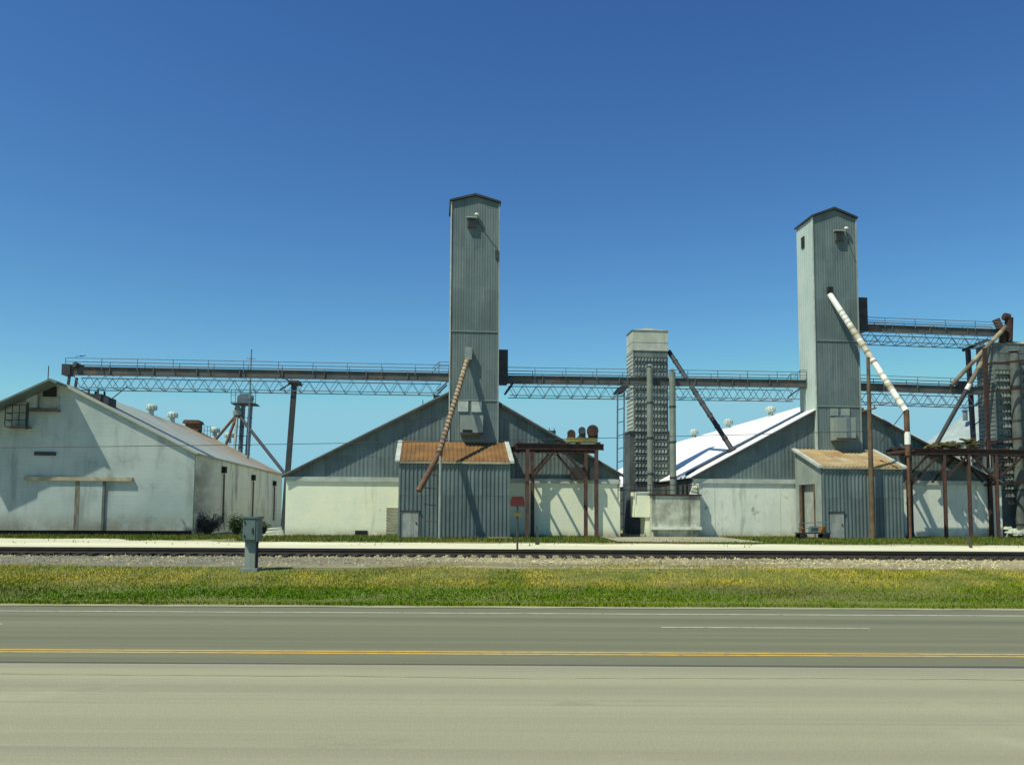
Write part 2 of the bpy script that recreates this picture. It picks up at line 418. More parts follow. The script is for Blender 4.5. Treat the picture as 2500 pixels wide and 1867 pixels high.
def thing(name, base, label, cat, group=None, frame='b'):
    o = bpy.data.objects.new(name, None)
    o.empty_display_size = 0.3
    o.location = to_world(base, frame)
    o.rotation_euler = (0, 0, PSI if frame == 'b' else 0)
    COL.objects.link(o)
    o['_b'] = tuple(base)
    return tag(o, label, cat, group)

def part(name, mb, mat, parent, smooth=False, label=None):
    base = tuple(parent['_b'])
    o = bpy.data.objects.new(name, mb.mesh(name, mat, base, smooth))
    o.parent = parent
    o['_b'] = base
    COL.objects.link(o)
    if label: o['label'] = label
    return o

def solo(name, mb, mat, base, label=None, cat=None, group=None, kind=None, frame='b', smooth=False):
    o = bpy.data.objects.new(name, mb.mesh(name, mat, base, smooth))
    o.location = to_world(base, frame)
    o.rotation_euler = (0, 0, PSI if frame == 'b' else 0)
    COL.objects.link(o)
    o['_b'] = tuple(base)
    return tag(o, label, cat, group, kind)

def dup_part(o, parent, delta, rz=0.0):
    c = o.copy()
    COL.objects.link(c)
    c.parent = parent
    c.location = Vector(o.location) + Vector(delta)
    for ch in o.children:
        d = ch.copy()
        COL.objects.link(d)
        d.parent = c
    return c

# ================================================================== THE GROUND
def zprof(y):
    pts = [(-400, -0.6), (22.3, -0.6), (23.5, -0.63), (26.5, -0.42), (29.6, -0.16), (31, -0.1), (33.6, -0.01), (38.6, 0.0), (40.5, -0.02), (46, 0.0), (5000, 0.0)]
    for (a, za), (b, zb) in zip(pts, pts[1:]):
        if y <= b:
            return za + (zb - za) * (y - a) / (b - a)
    return 0.0

def strip(name, mat, y0, y1, dz, x0=-160, x1=170, ny=6, jit=0.0, kind='structure', nx=110, zf=zprof, zj=0.0):
    mb = MB()
    rnd = random.Random(hash(name) % 999)
    vs, fs = [], []
    y0f = y0 if callable(y0) else (lambda x: y0)
    y1f = y1 if callable(y1) else (lambda x: y1)
    for i in range(nx + 1):
        x = x0 + (x1 - x0) * i / nx
        a, b = y0f(x) + rnd.uniform(-jit, jit), y1f(x) + rnd.uniform(-jit, jit)
        for j in range(ny + 1):
            y = a + (b - a) * j / ny
            vs.append((x, y, zf(y) + dz + (rnd.uniform(-zj, zj) if 0 < j < ny else 0)))
    for i in range(nx):
        for j in range(ny):
            k = i * (ny + 1) + j
            fs.append((k, k + ny + 1, k + ny + 2, k + 1))
    mb.add(vs, fs)
    return solo(name, mb, mat, (0, (y0f(0)), -0.6), kind=kind, frame='w')

def road_y(py, z=-0.6):
    return G(1250, py, z).y

mb = MB()
ys = [-400, 0, 20, 22.3, 23.5, 25, 26.5, 28, 29.6, 31, 33.6, 38.6, 40.5, 46, 70, 120, 300, 1000, 4000]
xs = [-4000, -1000, -300, -160, -80, -40, 0, 40, 80, 160, 300, 1000, 4000]
mb.add([(x, y, zprof(y) - 0.02) for x in xs for y in ys],
       [(i * len(ys) + j, (i + 1) * len(ys) + j, (i + 1) * len(ys) + j + 1, i * len(ys) + j + 1) for i in range(len(xs) - 1) for j in range(len(ys) - 1)])
solo('ground', mb, 'ground', (0, 0, 0), kind='structure', frame='w')

Y_END = road_y(1484)
Y_SEAM = road_y(1622)
road = strip('highway', 'road', -3.0, Y_SEAM, 0.0, ny=4, zf=lambda y: -0.6, nx=60)
far = MB()
def lane_part(name, mat, ya, yb, dz, x0=-160, x1=170, parent=road, wob=0.0):
    m = MB()
    n = 66
    rnd = random.Random(len(name) + int(ya * 100))
    vs, fs = [], []
    for i in range(n + 1):
        x = x0 + (x1 - x0) * i / n
        vs += [(x, ya + rnd.uniform(-wob, wob), -0.6 + dz), (x, yb + rnd.uniform(-wob, wob), -0.6 + dz)]
    fs = [(2 * i, 2 * i + 2, 2 * i + 3, 2 * i + 1) for i in range(n)]
    m.add(vs, fs)
    return part(name, m, mat, parent)
lane_part('far_lanes', 'road_far', Y_SEAM, Y_END, 0.0, wob=0.0)
def crack(name, y, amp, wd, seed):
    rnd = random.Random(seed)
    m = MB()
    vs, fs = [], []
    o, n = 0.0, 420
    for i in range(n + 1):
        x = -60 + 120 * i / n
        o += rnd.uniform(-amp, amp) - o * .04
        w_ = wd * rnd.uniform(.3, 1.0)
        vs += [(x, y + o - w_, -0.596), (x, y + o + w_, -0.596)]
    fs = [(2 * i, 2 * i + 2, 2 * i + 3, 2 * i + 1) for i in range(n)]
    part(name, m.add(vs, fs), 'crack', road)
crack('crack_seal', 12.9, .03, .013, 6)
lane_part('tar_seam', 'tar', Y_SEAM - 0.08, Y_SEAM + 0.06, 0.004, wob=0.03)
yy = road_y(1594)
lane_part('yellow_line', 'paint_yellow', yy - 0.17, yy - 0.055, 0.005)
lane_part('yellow_line', 'paint_yellow', yy + 0.055, yy + 0.17, 0.005)
yy = road_y(1497)
lane_part('edge_line', 'paint_white', yy - 0.045, yy + 0.045, 0.005)
yd = road_y(1529)
xa, xb = G(1612, 1529, -0.6).x, G(2110, 1529, -0.6).x
for k in range(-3, 4):
    o = (xa + k * 18.3) 
    lane_part('lane_dash', 'paint_white', yd - 0.04, yd + 0.04, 0.005, o, o + (xb - xa))

verge = strip('grass_verge', 'verge', Y_END - 0.05, 30.6, 0.006, ny=8, jit=0.08, nx=220, zj=0.02)
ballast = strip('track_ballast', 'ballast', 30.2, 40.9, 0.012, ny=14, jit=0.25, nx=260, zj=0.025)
caliche = strip('service_road', 'caliche', 40.4, lambda x: 50.5 + 0.5 * math.sin(x * .9) + 0.35 * math.sin(x * 2.3) + (4.2 if x < -17 else 0) * min(1, max(0, (-17 - x) / 8)), 0.02, ny=8, jit=0.22, nx=200)
apron = strip('concrete_apron', 'apron', 53.0, 64.5, 0.06, x0=6.5, x1=15.5, ny=6, jit=0.25, nx=20)

# blades of grass and ballast stones, one object each
def blades(name, mat, n, xr, yr, hr, seed, mask=None, wid=0.018, frame_lift=0.0, label=None):
    rg = np.random.default_rng(seed)
    x = rg.uniform(xr[0], xr[1], n)
    y = rg.uniform(yr[0], yr[1], n)
    if mask is not None:
        k = mask(x, y, rg)
        x, y = x[k], y[k]
    n = len(x)
    z = np.array([zprof(t) for t in np.linspace(yr[0], yr[1], 200)])
    z = np.interp(y, np.linspace(yr[0], yr[1], 200), z) + frame_lift
    h = rg.uniform(hr[0], hr[1], n) * rg.uniform(0.6, 1.0, n)
    a = rg.uniform(0, math.pi, n)
    lx, ly = rg.normal(0, 0.35, n) * h, rg.normal(0, 0.35, n) * h
    dx, dy = np.cos(a) * wid, np.sin(a) * wid
    v = np.empty((n, 3, 3), np.float32)
    v[:, 0] = np.stack([x - dx, y - dy, z], 1)
    v[:, 1] = np.stack([x + dx, y + dy, z], 1)
    v[:, 2] = np.stack([x + lx, y + ly, z + h], 1)
    me = bpy.data.meshes.new(name)
    me.vertices.add(3 * n)
    me.vertices.foreach_set('co', v.ravel())
    me.loops.add(3 * n)
    me.loops.foreach_set('vertex_index', np.arange(3 * n, dtype=np.int32))
    me.polygons.add(n)
    me.polygons.foreach_set('loop_start', np.arange(0, 3 * n, 3, dtype=np.int32))
    me.materials.append(MT[mat])
    me.update()
    me.validate()
    o = bpy.data.objects.new(name, me)
    COL.objects.link(o)
    return tag(o, label, 'grass', None, 'stuff')

def wav(x, y, s):
    return (np.sin(x * 0.31 * s + 1.3 * np.sin(y * 0.8 + s)) + np.sin(x * 0.83 * s + y * 0.9 + 2.0 * s) + 0.7 * np.sin(x * 1.9 * s - y * 1.7)) / 2.7
shoulder = strip('gravel_shoulder', 'apron', Y_END - 0.02, Y_END + 0.4, 0.012, ny=2, jit=0.1, nx=300)
blades('verge_grass', 'grass', 300000, (-30, 31), (Y_END + 0.12, 32.6), (0.035, 0.10), 3,
       lambda x, y, r: (y < 30.6 + 1.6 * wav(x, y, .7)) & (y > Y_END + .42 + .22 * wav(x * 3, y * 0, 1.0) + r.normal(0, .06, len(x))) & (r.uniform(0, 1, len(x)) < np.clip(0.97 - np.clip((y - 27.5) / 3.6, 0, 1) * (0.75 - 0.75 * wav(x, y, 0.5)), 0, 1)), wid=0.018,
       label='green and straw coloured verge grass between highway and railway ballast')
def foot_mask(x, y, r):
    front = 52.0 - 4.2 * np.exp(-((x + 22.0) / 2.2) ** 2) + wav(x, y * 0, 0.9) * 0.9 + np.where(x < -17, 3.6, 0)
    ap = (x > 6.3) & (x < 15.7) & (y > 52.8)
    weed = (r.uniform(0, 1, len(x)) < 0.05 * np.clip(wav(x * 1.7, y * 2, 1.3), 0, 1))
    return ((y > front) | weed) & ~(ap & (r.uniform(0, 1, len(x)) < 0.985)) & (y < 64.2 + x * 0.09 + 0.9)
blades('yard_grass', 'grass2', 125000, (-43, 48), (46.0, 68), (0.06, 0.26), 5, foot_mask, wid=0.03, frame_lift=0.0,
       label='short green grass along the feet of the warehouse walls')

def stones():
    rg = np.random.default_rng(11)
    n = 15000
    x, y = rg.uniform(-25, 25.5, n), rg.uniform(30.3, 40.6, n)
    keep = rg.uniform(0, 1, n) < np.clip(0.25 + (y - 30.2) / 2.5, 0, 1)
    x, y = x[keep], y[keep]
    n = len(x)
    z = np.array([zprof(t) for t in y]) + 0.015
    base = np.array([[1, 0, 0], [0, 1, 0], [-1, 0, 0], [0, -1, 0], [0, 0, 1]], np.float32)
    tri = np.array([[0, 1, 4], [1, 2, 4], [2, 3, 4], [3, 0, 4]])
    s = rg.uniform(0.025, 0.065, (n, 1, 1)) * rg.uniform(0.6, 1.3, (n, 5, 3))
    v = (base[None] * s + rg.normal(0, 0.008, (n, 5, 3))).astype(np.float32)
    a = rg.uniform(0, 6.3, n)
    c, d = np.cos(a)[:, None], np.sin(a)[:, None]
    vx, vy = v[:, :, 0] * c - v[:, :, 1] * d, v[:, :, 0] * d + v[:, :, 1] * c
    v = np.stack([vx + x[:, None], vy + y[:, None], v[:, :, 2] + z[:, None]], 2)
    f = (tri[None] + (np.arange(n) * 5)[:, None, None]).reshape(-1, 3)
    me = bpy.data.meshes.new('ballast_gravel')
    me.vertices.add(5 * n)
    me.vertices.foreach_set('co', v.astype(np.float32).ravel())
    me.loops.add(f.size)
    me.loops.foreach_set('vertex_index', f.ravel().astype(np.int32))
    me.polygons.add(len(f))
    me.polygons.foreach_set('loop_start', np.arange(0, f.size, 3, dtype=np.int32))
    me.materials.append(MT['stone'])
    me.update()
    me.validate()
    o = bpy.data.objects.new('ballast_gravel', me)
    COL.objects.link(o)
    tag(o, 'pale crushed stone spread along the railway track', 'gravel', None, 'stuff')
stones()

# ------------------------------------------------------------------ railway track
YR = 35.0
tr = thing('railway_track', (0, YR, 0.0), 'dark railway track crossing the whole view on pale ballast', 'railway track', frame='w')
for y in (YR, YR + 1.5):
    m = MB()
    prof = [(-0.075, 0), (0.075, 0), (0.075, 0.015), (0.012, 0.035), (0.012, 0.125), (0.037, 0.135), (0.037, 0.168), (-0.037, 0.168), (-0.037, 0.135), (-0.012, 0.125), (-0.012, 0.035), (-0.075, 0.015)]
    n = len(prof)
    vs = [(x, y + a, 0.10 + b) for x in (-90, 100) for a, b in prof]
    m.add(vs, [(i, (i + 1) % n, (i + 1) % n + n, i + n) for i in range(n)])
    m.mi[6] = 1
    part('rail', m, ['rail', 'railtop'], tr)
tie0 = part('tie', MB().box(-0.12, 0.12, YR - 0.55, YR + 2.05, -0.04, 0.098), 'tie', tr)
tie0.location = (-26.0, 0, 0)
for k in range(1, 96):
    c = dup_part(tie0, tr, (k * 0.55, random.uniform(-0.04, 0.04), random.uniform(-0.01, 0)))
plate = MB()
for k in range(96):
    for y in (YR, YR + 1.5):
        plate.box(-26 + k * 0.55 - 0.09, -26 + k * 0.55 + 0.09, y - 0.14, y + 0.14, 0.0981, 0.1125)
part('tie_plates', plate, 'rail', tr)['kind'] = 'stuff'

# ================================================================== WAREHOUSE with stained side wall (A)
VA = 0.0
apA, erA = F(121, 930, VA - 2.0), F(476, 1107, VA)
uA, zA, urA, zeA = apA.x, apA.z, erA.x, erA.z
ulA = 2 * uA - urA
DA = 37.0
A = thing('gabled_warehouse', (uA, 0, 0), 'white boarded warehouse with sliding door and stained side wall', 'warehouse', 'gabled warehouses of the grain yard')
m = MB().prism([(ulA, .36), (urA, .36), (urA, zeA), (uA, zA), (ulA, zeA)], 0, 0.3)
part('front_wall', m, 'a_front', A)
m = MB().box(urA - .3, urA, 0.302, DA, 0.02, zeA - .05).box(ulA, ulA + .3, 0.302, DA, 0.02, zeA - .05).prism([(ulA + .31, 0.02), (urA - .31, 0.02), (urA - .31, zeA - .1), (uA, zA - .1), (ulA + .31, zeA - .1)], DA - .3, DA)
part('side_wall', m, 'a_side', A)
part('shaded_foundation', MB().box(ulA + .1, urA - .15, 0.15, 0.9, -0.1, .358), 'black', A)  # recessed base in black, the gap's shade put into its colour
def gable_roof(parent, ul, zl, ua, za, ur, zr, v0, v1, mat, th=.14, eo=.25, name='roof', side=(1, 1)):
    m = MB()
    for k, (ue, ze) in enumerate(((ul, zl), (ur, zr))):
        if not side[k]: continue
        d = Vector((ue - ua, 0, ze - za)).normalized()
        e = Vector((ue, 0, ze)) + d * eo
        a0, a1 = (ua, za + .02), (ua, za + th + .03)
        e0, e1 = (e.x, e.z + .02), (e.x, e.z + th)
        pts = [a0, a1, e1, e0] if k == 0 else [a0, e0, e1, a1]
        pts = pts[::-1] if k == 0 else pts
        pts = [e0, a0, a1, e1] if k == 0 else [a0, e0, e1, a1]
        m.prism(pts, v0, v1)
    return part(name, m, mat, parent)
roofA = gable_roof(A, ulA, zeA, uA, zA, urA, zeA, -0.24, DA + .2, 'a_roof', th=.15)
# small canopy of the gable peak that shades the wall under it
sl_ = (zA - zeA) / (urA - uA)
hw = 6.4
CPV = -2.0
m = MB()
m.prism([(uA - hw, zA - hw * sl_ + .03), (uA, zA + .05), (uA, zA + .2), (uA - hw, zA - hw * sl_ + .18)], CPV, -0.241)
m.prism([(uA, zA + .05), (uA + .45, zA - .45 * sl_ + .05), (uA + .45, zA - .45 * sl_ + .2), (uA, zA + .2)], CPV, -0.241)
part('peak_canopy', m, 'tin', A)
hp = F(124, 952)
m = MB().box(hp.x - .42, hp.x + .42, -0.25, -0.001, hp.z - .5, hp.z + .35)
part('peak_hatch', m, 'black', A)
# sliding door and its track
t0, t1 = F(62, 1168), F(325, 1168)
part('door_track', MB().box(t0.x, t1.x, -0.24, -0.001, t0.z - .13, t0.z + .14), 'tan_wood', A)
for a, b in ((95, 180), (187, 247)):
    d0, d1 = F(a, 1180), F(b, 1302)
    dr = part('sliding_door', MB().box(d0.x, d1.x, -0.10, -0.002, .37, t0.z - .132), 'a_front', A)
    ew = .3 if a == 95 else .17
    part('door_edge', MB().box(d1.x + .002, d1.x + ew, -0.12, -0.003, .37, t0.z - .132), 'stain' if a == 95 else 'pipe_shade', dr)
# platforms, cage, wall box, slot
p0, p1 = F(28, 1043), F(78, 1043)
m = MB().box(p0.x, p1.x, -1.0, -0.002, p0.z - .08, p0.z)
pl = part('platform', m, 'brown_wood', A)
m = MB()
for zz in (.45, .95, 1.5):
    m.bar((p0.x, -1, p0.z + zz), (p1.x, -1, p0.z + zz), .05)
    m.bar((p0.x, -1, p0.z + zz), (p0.x, 0, p0.z + zz), .05)
for k in range(4):
    x = p0.x + (p1.x - p0.x) * k / 3
    m.bar((x, -1, p0.z), (x, -1, p0.z + 1.52), .05)
m.bar((p1.x + .05, -.9, p0.z - .2), (p1.x + .05, -.9, p0.z + 1.7), .13)
part('guard_rail', m, 'steel_dark', pl)
q0, q1 = F(72, 1001), F(148, 1001)
part('platform', MB().box(q0.x, q1.x, -0.5, -0.002, q0.z - .1, q0.z), 'brown_wood', A)
b0, b1 = F(97, 968), F(145, 998)
part('access_door', MB().box(b0.x, b1.x, -0.10, -0.001, b1.z, b0.z), 'door', A)
part('access_box', MB().box(b0.x - .75, b0.x - .04, -0.35, -0.001, b1.z, b0.z + .1), 'a_front', A)
s0, s1 = F(85, 1107), F(137, 1107)
part('wall_slot', MB().box(s0.x, s1.x, -0.13, -0.001, s0.z - .13, s0.z + .13), 'steel_dark', A)
lp = F(86, 953)
part('lamp', MB().lathe((lp.x, -.45, lp.z), [(.22, 0), (.2, .1), (.05, .16)], 10).bar((lp.x, 0, lp.z + .14), (lp.x, -.45, lp.z + .14), .05), 'lamp', A)
m1, m2 = F(117, 926), F(119, 893)
part('mast', MB().tube((m1.x, 0, zA), (m2.x, 0, m2.z), .035, n=6), 'steel_dark', A)
# side wall drains and pipes
for px, py in ((543, 1147), (615, 1166), (667, 1180)):
    q = S(px, py, urA)
    dr = part('wall_drain', MB().box(urA + .001, urA + .32, q.y - .28, q.y + .28, q.z - .25, q.z + .28), 'black', A)
    part('downpipe', MB().tube((urA + .16, q.y, q.z - .3), (urA + .16, q.y, .8), .08, n=8), 'pipe_dull', dr)
# turbine vents along the ridge
def roof_vent(parent, p, s=1.0, mat='tin_pale'):
    m = MB().lathe((p[0], p[1], p[2] - .3), [(.26 * s, 0), (.24 * s, .55 * s), (.2 * s, .6 * s), (.46 * s, .62 * s), (.54 * s, .82 * s), (.5 * s, 1.05 * s), (.3 * s, 1.2 * s), (.02, 1.25 * s)], 12)
    for k in range(12):
        t = k * math.pi / 6
        c, sn = math.cos(t), math.sin(t)
        m.bar((p[0] + c * .5 * s, p[1] + sn * .5 * s, p[2] + .36 * s), (p[0] + c * .52 * s, p[1] + sn * .52 * s, p[2] + .74 * s), .05 * s, .09 * s)
    return part('roof_vent', m, mat, parent, smooth=True)
for px in (355, 408, 515, 551):
    q = S(px, 1030, uA)
    roof_vent(roofA, (uA + .5, q.y, zA + .05), 0.85 + q.y * .006, 'tin_side')
q = S(459, 1055, uA)
m = MB().box(uA - .1, uA + 1.3, q.y - .8, q.y + .8, zA - .4, zA + .5).prism([(uA - .4, zA + .5), (uA + 1.5, zA + .5), (uA + 1.3, zA + .85), (uA - .2, zA + .85)], q.y - 1, q.y + 1)
part('roof_hood', m, 'pipe_rust', roofA)
m = MB()
for k in range(3):
    m.bar((uA + 1.7 + k * .35, q.y, zA - .9), (uA + 1.7 + k * .35, q.y, zA + .25), .05)
for zz in (-.2, .25):
    m.bar((uA + 1.7, q.y, zA + zz), (uA + 2.4, q.y, zA + zz), .05)
part('roof_rail', m, 'steel_blue', roofA)

# ================================================================== WAREHOUSES with ribbed tin gables (B and C)
def tin_warehouse(label, pxl, pxr, ap_px, eave_l, eave_r, ledge_py, depth, roofmat, wallmat, smat, lmat='trim_pale'):
    l, r, ap = F(pxl, eave_l), F(pxr, eave_r), F(*ap_px)
    zlg = F(pxl + 60, ledge_py).z
    W = thing('gabled_warehouse', (ap.x, 0, 0), label, 'warehouse', 'gabled warehouses of the grain yard')
    def zt(u):
        if u < ap.x: return l.z + (ap.z - l.z) * (u - l.x) / (ap.x - l.x)
        return ap.z + (r.z - ap.z) * (u - ap.x) / (r.x - ap.x)
    m = MB().corr(l.x, r.x, lambda u: min(zlg, zt(u) - .01), zt, lambda t, o, z: (t, 0.05 - o, z), breaks=(ap.x,), period=.31, depth=.02)
    part('gable_cladding', m, 'tin', W)
    m = MB().prism([(l.x, 0.0), (r.x, 0.0), (r.x, zlg - .02), (l.x, zlg - .02)], -0.05, 0.3)
    part('base_wall', m, wallmat, W)
    for xx in (l.x, r.x - .3):
        part('side_wall', MB().box(xx, xx + .3, 0.302, depth, 0, (l.z if xx == l.x else r.z) - .05), smat, W)
    part('wall_ledge', MB().box(l.x - .03, r.x + .03, -0.17, 0.02, zlg - .17, zlg + .17), lmat, W)
    rf = gable_roof(W, l.x, l.z, ap.x, ap.z, r.x, r.z, -0.32, depth + .2, roofmat, th=.13)
    part('gable_backing', MB().prism([(l.x, zlg), (r.x, zlg), (r.x, r.z - .02), (ap.x, ap.z - .02), (l.x, l.z - .02)], .06, .25).prism([(l.x + .31, 0), (r.x - .31, 0), (r.x - .31, r.z - .1), (ap.x, ap.z - .1), (l.x + .31, l.z - .1)], depth - .3, depth), 'tin', W)
    return W, l, r, ap, zlg, zt, rf

WB, lB, rB, apB, zlB, ztB, rfB = tin_warehouse('tin gabled warehouse beside the rusty orange roofed shed, on a cream white base wall', 699, 1513, (1138, 940), 1159, 1158, 1169, 37, 'tin_pale', 'white_wall', 'white_wall2')
WC, lC, rC, apC, zlC, ztC, rfC = tin_warehouse('tin gabled warehouse with bright white roof slope', 1692, 2443, (2046, 972), 1163, 1181, 1174, 52, 'white_roof', 'white_wall2', 'dryer_dark')
# rake trims
def rake(parent, l, ap, mat, v0, v1, dz0, dz1, name='rake_trim', cut=1.0):
    d = Vector((l.x - ap.x, 0, l.z - ap.z))
    e = Vector((ap.x, 0, ap.z)) + d * cut
    pts = [(e.x, e.z + dz0), (ap.x, ap.z + dz0), (ap.x, ap.z + dz1), (e.x, e.z + dz1)]
    if l.x > ap.x: pts = [(ap.x, ap.z + dz0), (e.x, e.z + dz0), (e.x, e.z + dz1), (ap.x, ap.z + dz1)]
    return part(name, MB().prism(pts, v0, v1), mat, parent)
for W_, l_, r_, a_ in ((WB, lB, rB, apB), (WC, lC, rC, apC)):
    rake(W_, l_, a_, 'steel_dark', -0.35, -0.322, -.12, .07, cut=1.02)
    rake(W_, r_, a_, 'steel_dark', -0.35, -0.322, -.12, .07, cut=1.02)
# dark upstand added on the white roof to draw the conveyor's shadow line
d = Vector((lC.x - apC.x, 0, lC.z - apC.z))
e0, e1 = Vector((apC.x, 0, apC.z)) + d * .12, Vector((apC.x, 0, apC.z)) + d * 1.0
part('shadow_line_upstand', MB().prism([(e1.x, e1.z + .1), (e0.x, e0.z + .1), (e0.x, e0.z + .2), (e1.x, e1.z + .34)], 1.9, 2.05), 'steel_dark', WC)
for px in (1892, 1787, 1702):
    q = S(px, 1040, apC.x)
    roof_vent(rfC, (apC.x - .4, q.y, apC.z + .1), 0.85 + q.y * .004, 'tin_side')
q = F(1066, 976, 3)
part('roof_hood', MB().box(q.x - .25, q.x + .25, 2.8, 3.4, ztB(q.x) - .1, ztB(q.x) + .75), 'steel_blue', rfB)
part('roof_post', MB().box(q.x - 1.1, q.x - 1.04, 2.8, 2.86, ztB(q.x - 1.1) - .1, ztB(q.x - 1.1) + .9), 'steel_blue', rfB)
q = F(1341, 1040, 4)
m = MB()
for k in range(2):
    m.bar((q.x + k * .4, 4, ztB(q.x) - .1), (q.x + k * .4, 4, ztB(q.x) + 1.1), .06)
m.box(q.x - .1, q.x + .5, 3.8, 4.2, ztB(q.x) + .35, ztB(q.x) + .9)
part('roof_hood', m, 'steel_blue', rfB)
# drain hole and louvre on the cream wall
q = F(882, 1306)
part('wall_vent', MB().box(q.x - .45, q.x + .45, -.09, -.051, .1, .42), 'black', WB)
m = MB()
q0, q1 = F(943, 1240), F(975, 1300)
for k in range(9):
    z = q1.z + (q0.z - q1.z) * k / 8
    m.box(q0.x, q1.x - .06, -.13, -.051, z - .045, z + .045)
part('wall_louvre', m, 'tan_wood', WB)
# C: dark patch where the base wall meets the bunker
for px in (1745, 1905):
    q = F(px, 1240)
    part('wall_crack', MB().box(q.x - .02, q.x + .02, -.055, -.0502, .1, zlC - .5), 'bunker', WC)

# ------------------------------------------------------------------ elevator towers
def tower(label, pxl, pxr, py_eave, py_ap, depth, backcut):
    vf = -0.46
    l, r = F(pxl, 800, vf), F(pxr, 800, vf)
    mid = (l.x + r.x) / 2
    ze, za = F((pxl + pxr) / 2, py_eave, vf).z, F((pxl + pxr) / 2, py_ap, vf).z
    T = thing('elevator_tower', (mid, vf, 0), label, 'elevator tower', 'tin clad elevator towers')
    zt = lambda u: ze + (za - ze) * (1 - abs(u - mid) / (r.x - mid))
    m = MB().corr(l.x, r.x, lambda u: 4.2, zt, lambda t, o, z: (t, vf + .03 - o, z), breaks=(mid,), period=.2, depth=.009)
    part('front_cladding', m, 'tin_tower', T)
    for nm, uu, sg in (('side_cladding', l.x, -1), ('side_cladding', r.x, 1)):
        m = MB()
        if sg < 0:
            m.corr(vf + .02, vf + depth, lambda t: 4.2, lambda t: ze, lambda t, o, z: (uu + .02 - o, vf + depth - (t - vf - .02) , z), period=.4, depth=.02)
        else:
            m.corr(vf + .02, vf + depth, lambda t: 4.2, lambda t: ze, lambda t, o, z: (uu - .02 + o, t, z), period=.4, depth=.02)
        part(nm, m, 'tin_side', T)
    part('back_cladding', MB().prism([(l.x + .03, 4.2), (r.x - .03, 4.2), (r.x - .03, ze), (mid, za - .02), (l.x + .03, ze)], vf + depth - .1, vf + depth - .02), 'tin_tower', T)
    gable_roof(T, l.x, ze, mid, za, r.x, ze, vf - .16, vf + depth + .14, 'trim_dark', th=.16, eo=.14)
    for uu in (l.x, r.x):
        part('corner_trim', MB().box(uu - .045, uu + .045, vf - .04, vf + .05, 4.2, ze - .02), 'trim_pale' if uu == l.x else 'tin_pale', T)  # left trim paler, painted as the sunlit sliver of side face
    return T, l.x, r.x, mid, ze, vf

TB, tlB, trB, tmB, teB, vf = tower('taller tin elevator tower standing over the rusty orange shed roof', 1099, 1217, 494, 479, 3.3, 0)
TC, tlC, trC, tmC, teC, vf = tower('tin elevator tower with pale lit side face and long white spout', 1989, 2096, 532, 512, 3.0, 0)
def seam(T, a, b, py, px):
    z = F(px, py, vf).z
    part('seam_band', MB().box(a + .05, b - .05, vf - .035, vf + .03, z - .025, z + .03), 'tin_pale', T)
seam(TB, tlB, trB, 809, 1150); seam(TB, tlB, trB, 977, 1150); seam(TC, tlC, trC, 832, 2045); seam(TC, tlC, trC, 992, 2045)
def boxat(T, name, pa, pb, d, mat, v=None):
    a, b = F(*pa, vf), F(*pb, vf)
    return part(name, MB().box(a.x, b.x, vf - d, vf - .002, a.z, b.z), mat, T)
def head_vent(T, pa, pb):
    a, b = F(*pa, vf), F(*pb, vf)
    m = MB().box(a.x, b.x, vf - .22, vf - .002, b.z, a.z)
    v = part('louvre_vent', m, 'dryer_dark', T)
    m = MB()
    for k in range(6):
        z = b.z + (a.z - b.z) * (k + .5) / 6
        m.box(a.x + .05, b.x - .05, vf - .25, vf - .221, z - .03, z + .02)
    part('slats', m, 'steel_dark', v)
    part('hood', MB().box(a.x - .08, b.x + .08, vf - .32, vf - .002, a.z + .002, a.z + .06), 'trim_pale', v)
head_vent(TB, (1141, 534), (1162, 558))
head_vent(TC, (2037, 566), (2058, 590))
def tower_lamp(T, px, py):
    a = F(px, py, vf - .2)
    m = MB().lathe((a.x, vf - .2, a.z), [(.17, 0), (.14, .08), (.04, .12)], 10).bar((a.x, vf, a.z + .05), (a.x, vf - .2, a.z + .12), .03)
    part('lamp', m, 'lamp', T)
tower_lamp(TB, 1164, 524); tower_lamp(TC, 2066, 558)
def conduit(T, pts, r=.016, mat='steel_dark'):
    m = MB()
    P = [F(x, y, vf - .03) for x, y in pts]
    for a, b in zip(P, P[1:]):
        m.tube(a, b, r, n=6)
    part('conduit', m, mat, T)
conduit(TB, [(1166, 540), (1180, 562), (1200, 590), (1214, 606)])
boxat(TB, 'junction_box', (1209, 612), (1217, 632), .12, 'steel_dark')
conduit(TC, [(2068, 572), (2074, 600), (2090, 640)])
boxat(TB, 'spout_box', (1136, 850), (1151, 880), .45, 'tin_pale')
boxat(TB, 'pale_window', (1118, 979), (1143, 1005), .06, 'trim_pale')
boxat(TB, 'pale_window', (1151, 980), (1176, 1006), .06, 'trim_pale')
boxat(TC, 'pale_window', (2026, 997), (2046, 1015), .06, 'tin_pale')
boxat(TC, 'pale_window', (2053, 997), (2074, 1015), .06, 'tin_pale')
boxat(TC, 'spout_hatch', (2019, 702), (2030, 717), .3, 'black')
q0, q1 = S(1962, 578, tlC), S(1967, 602, tlC)
part('side_window', MB().box(tlC - .07, tlC - .02, 1.0, 1.55, q1.z, q0.z), 'black', TC)
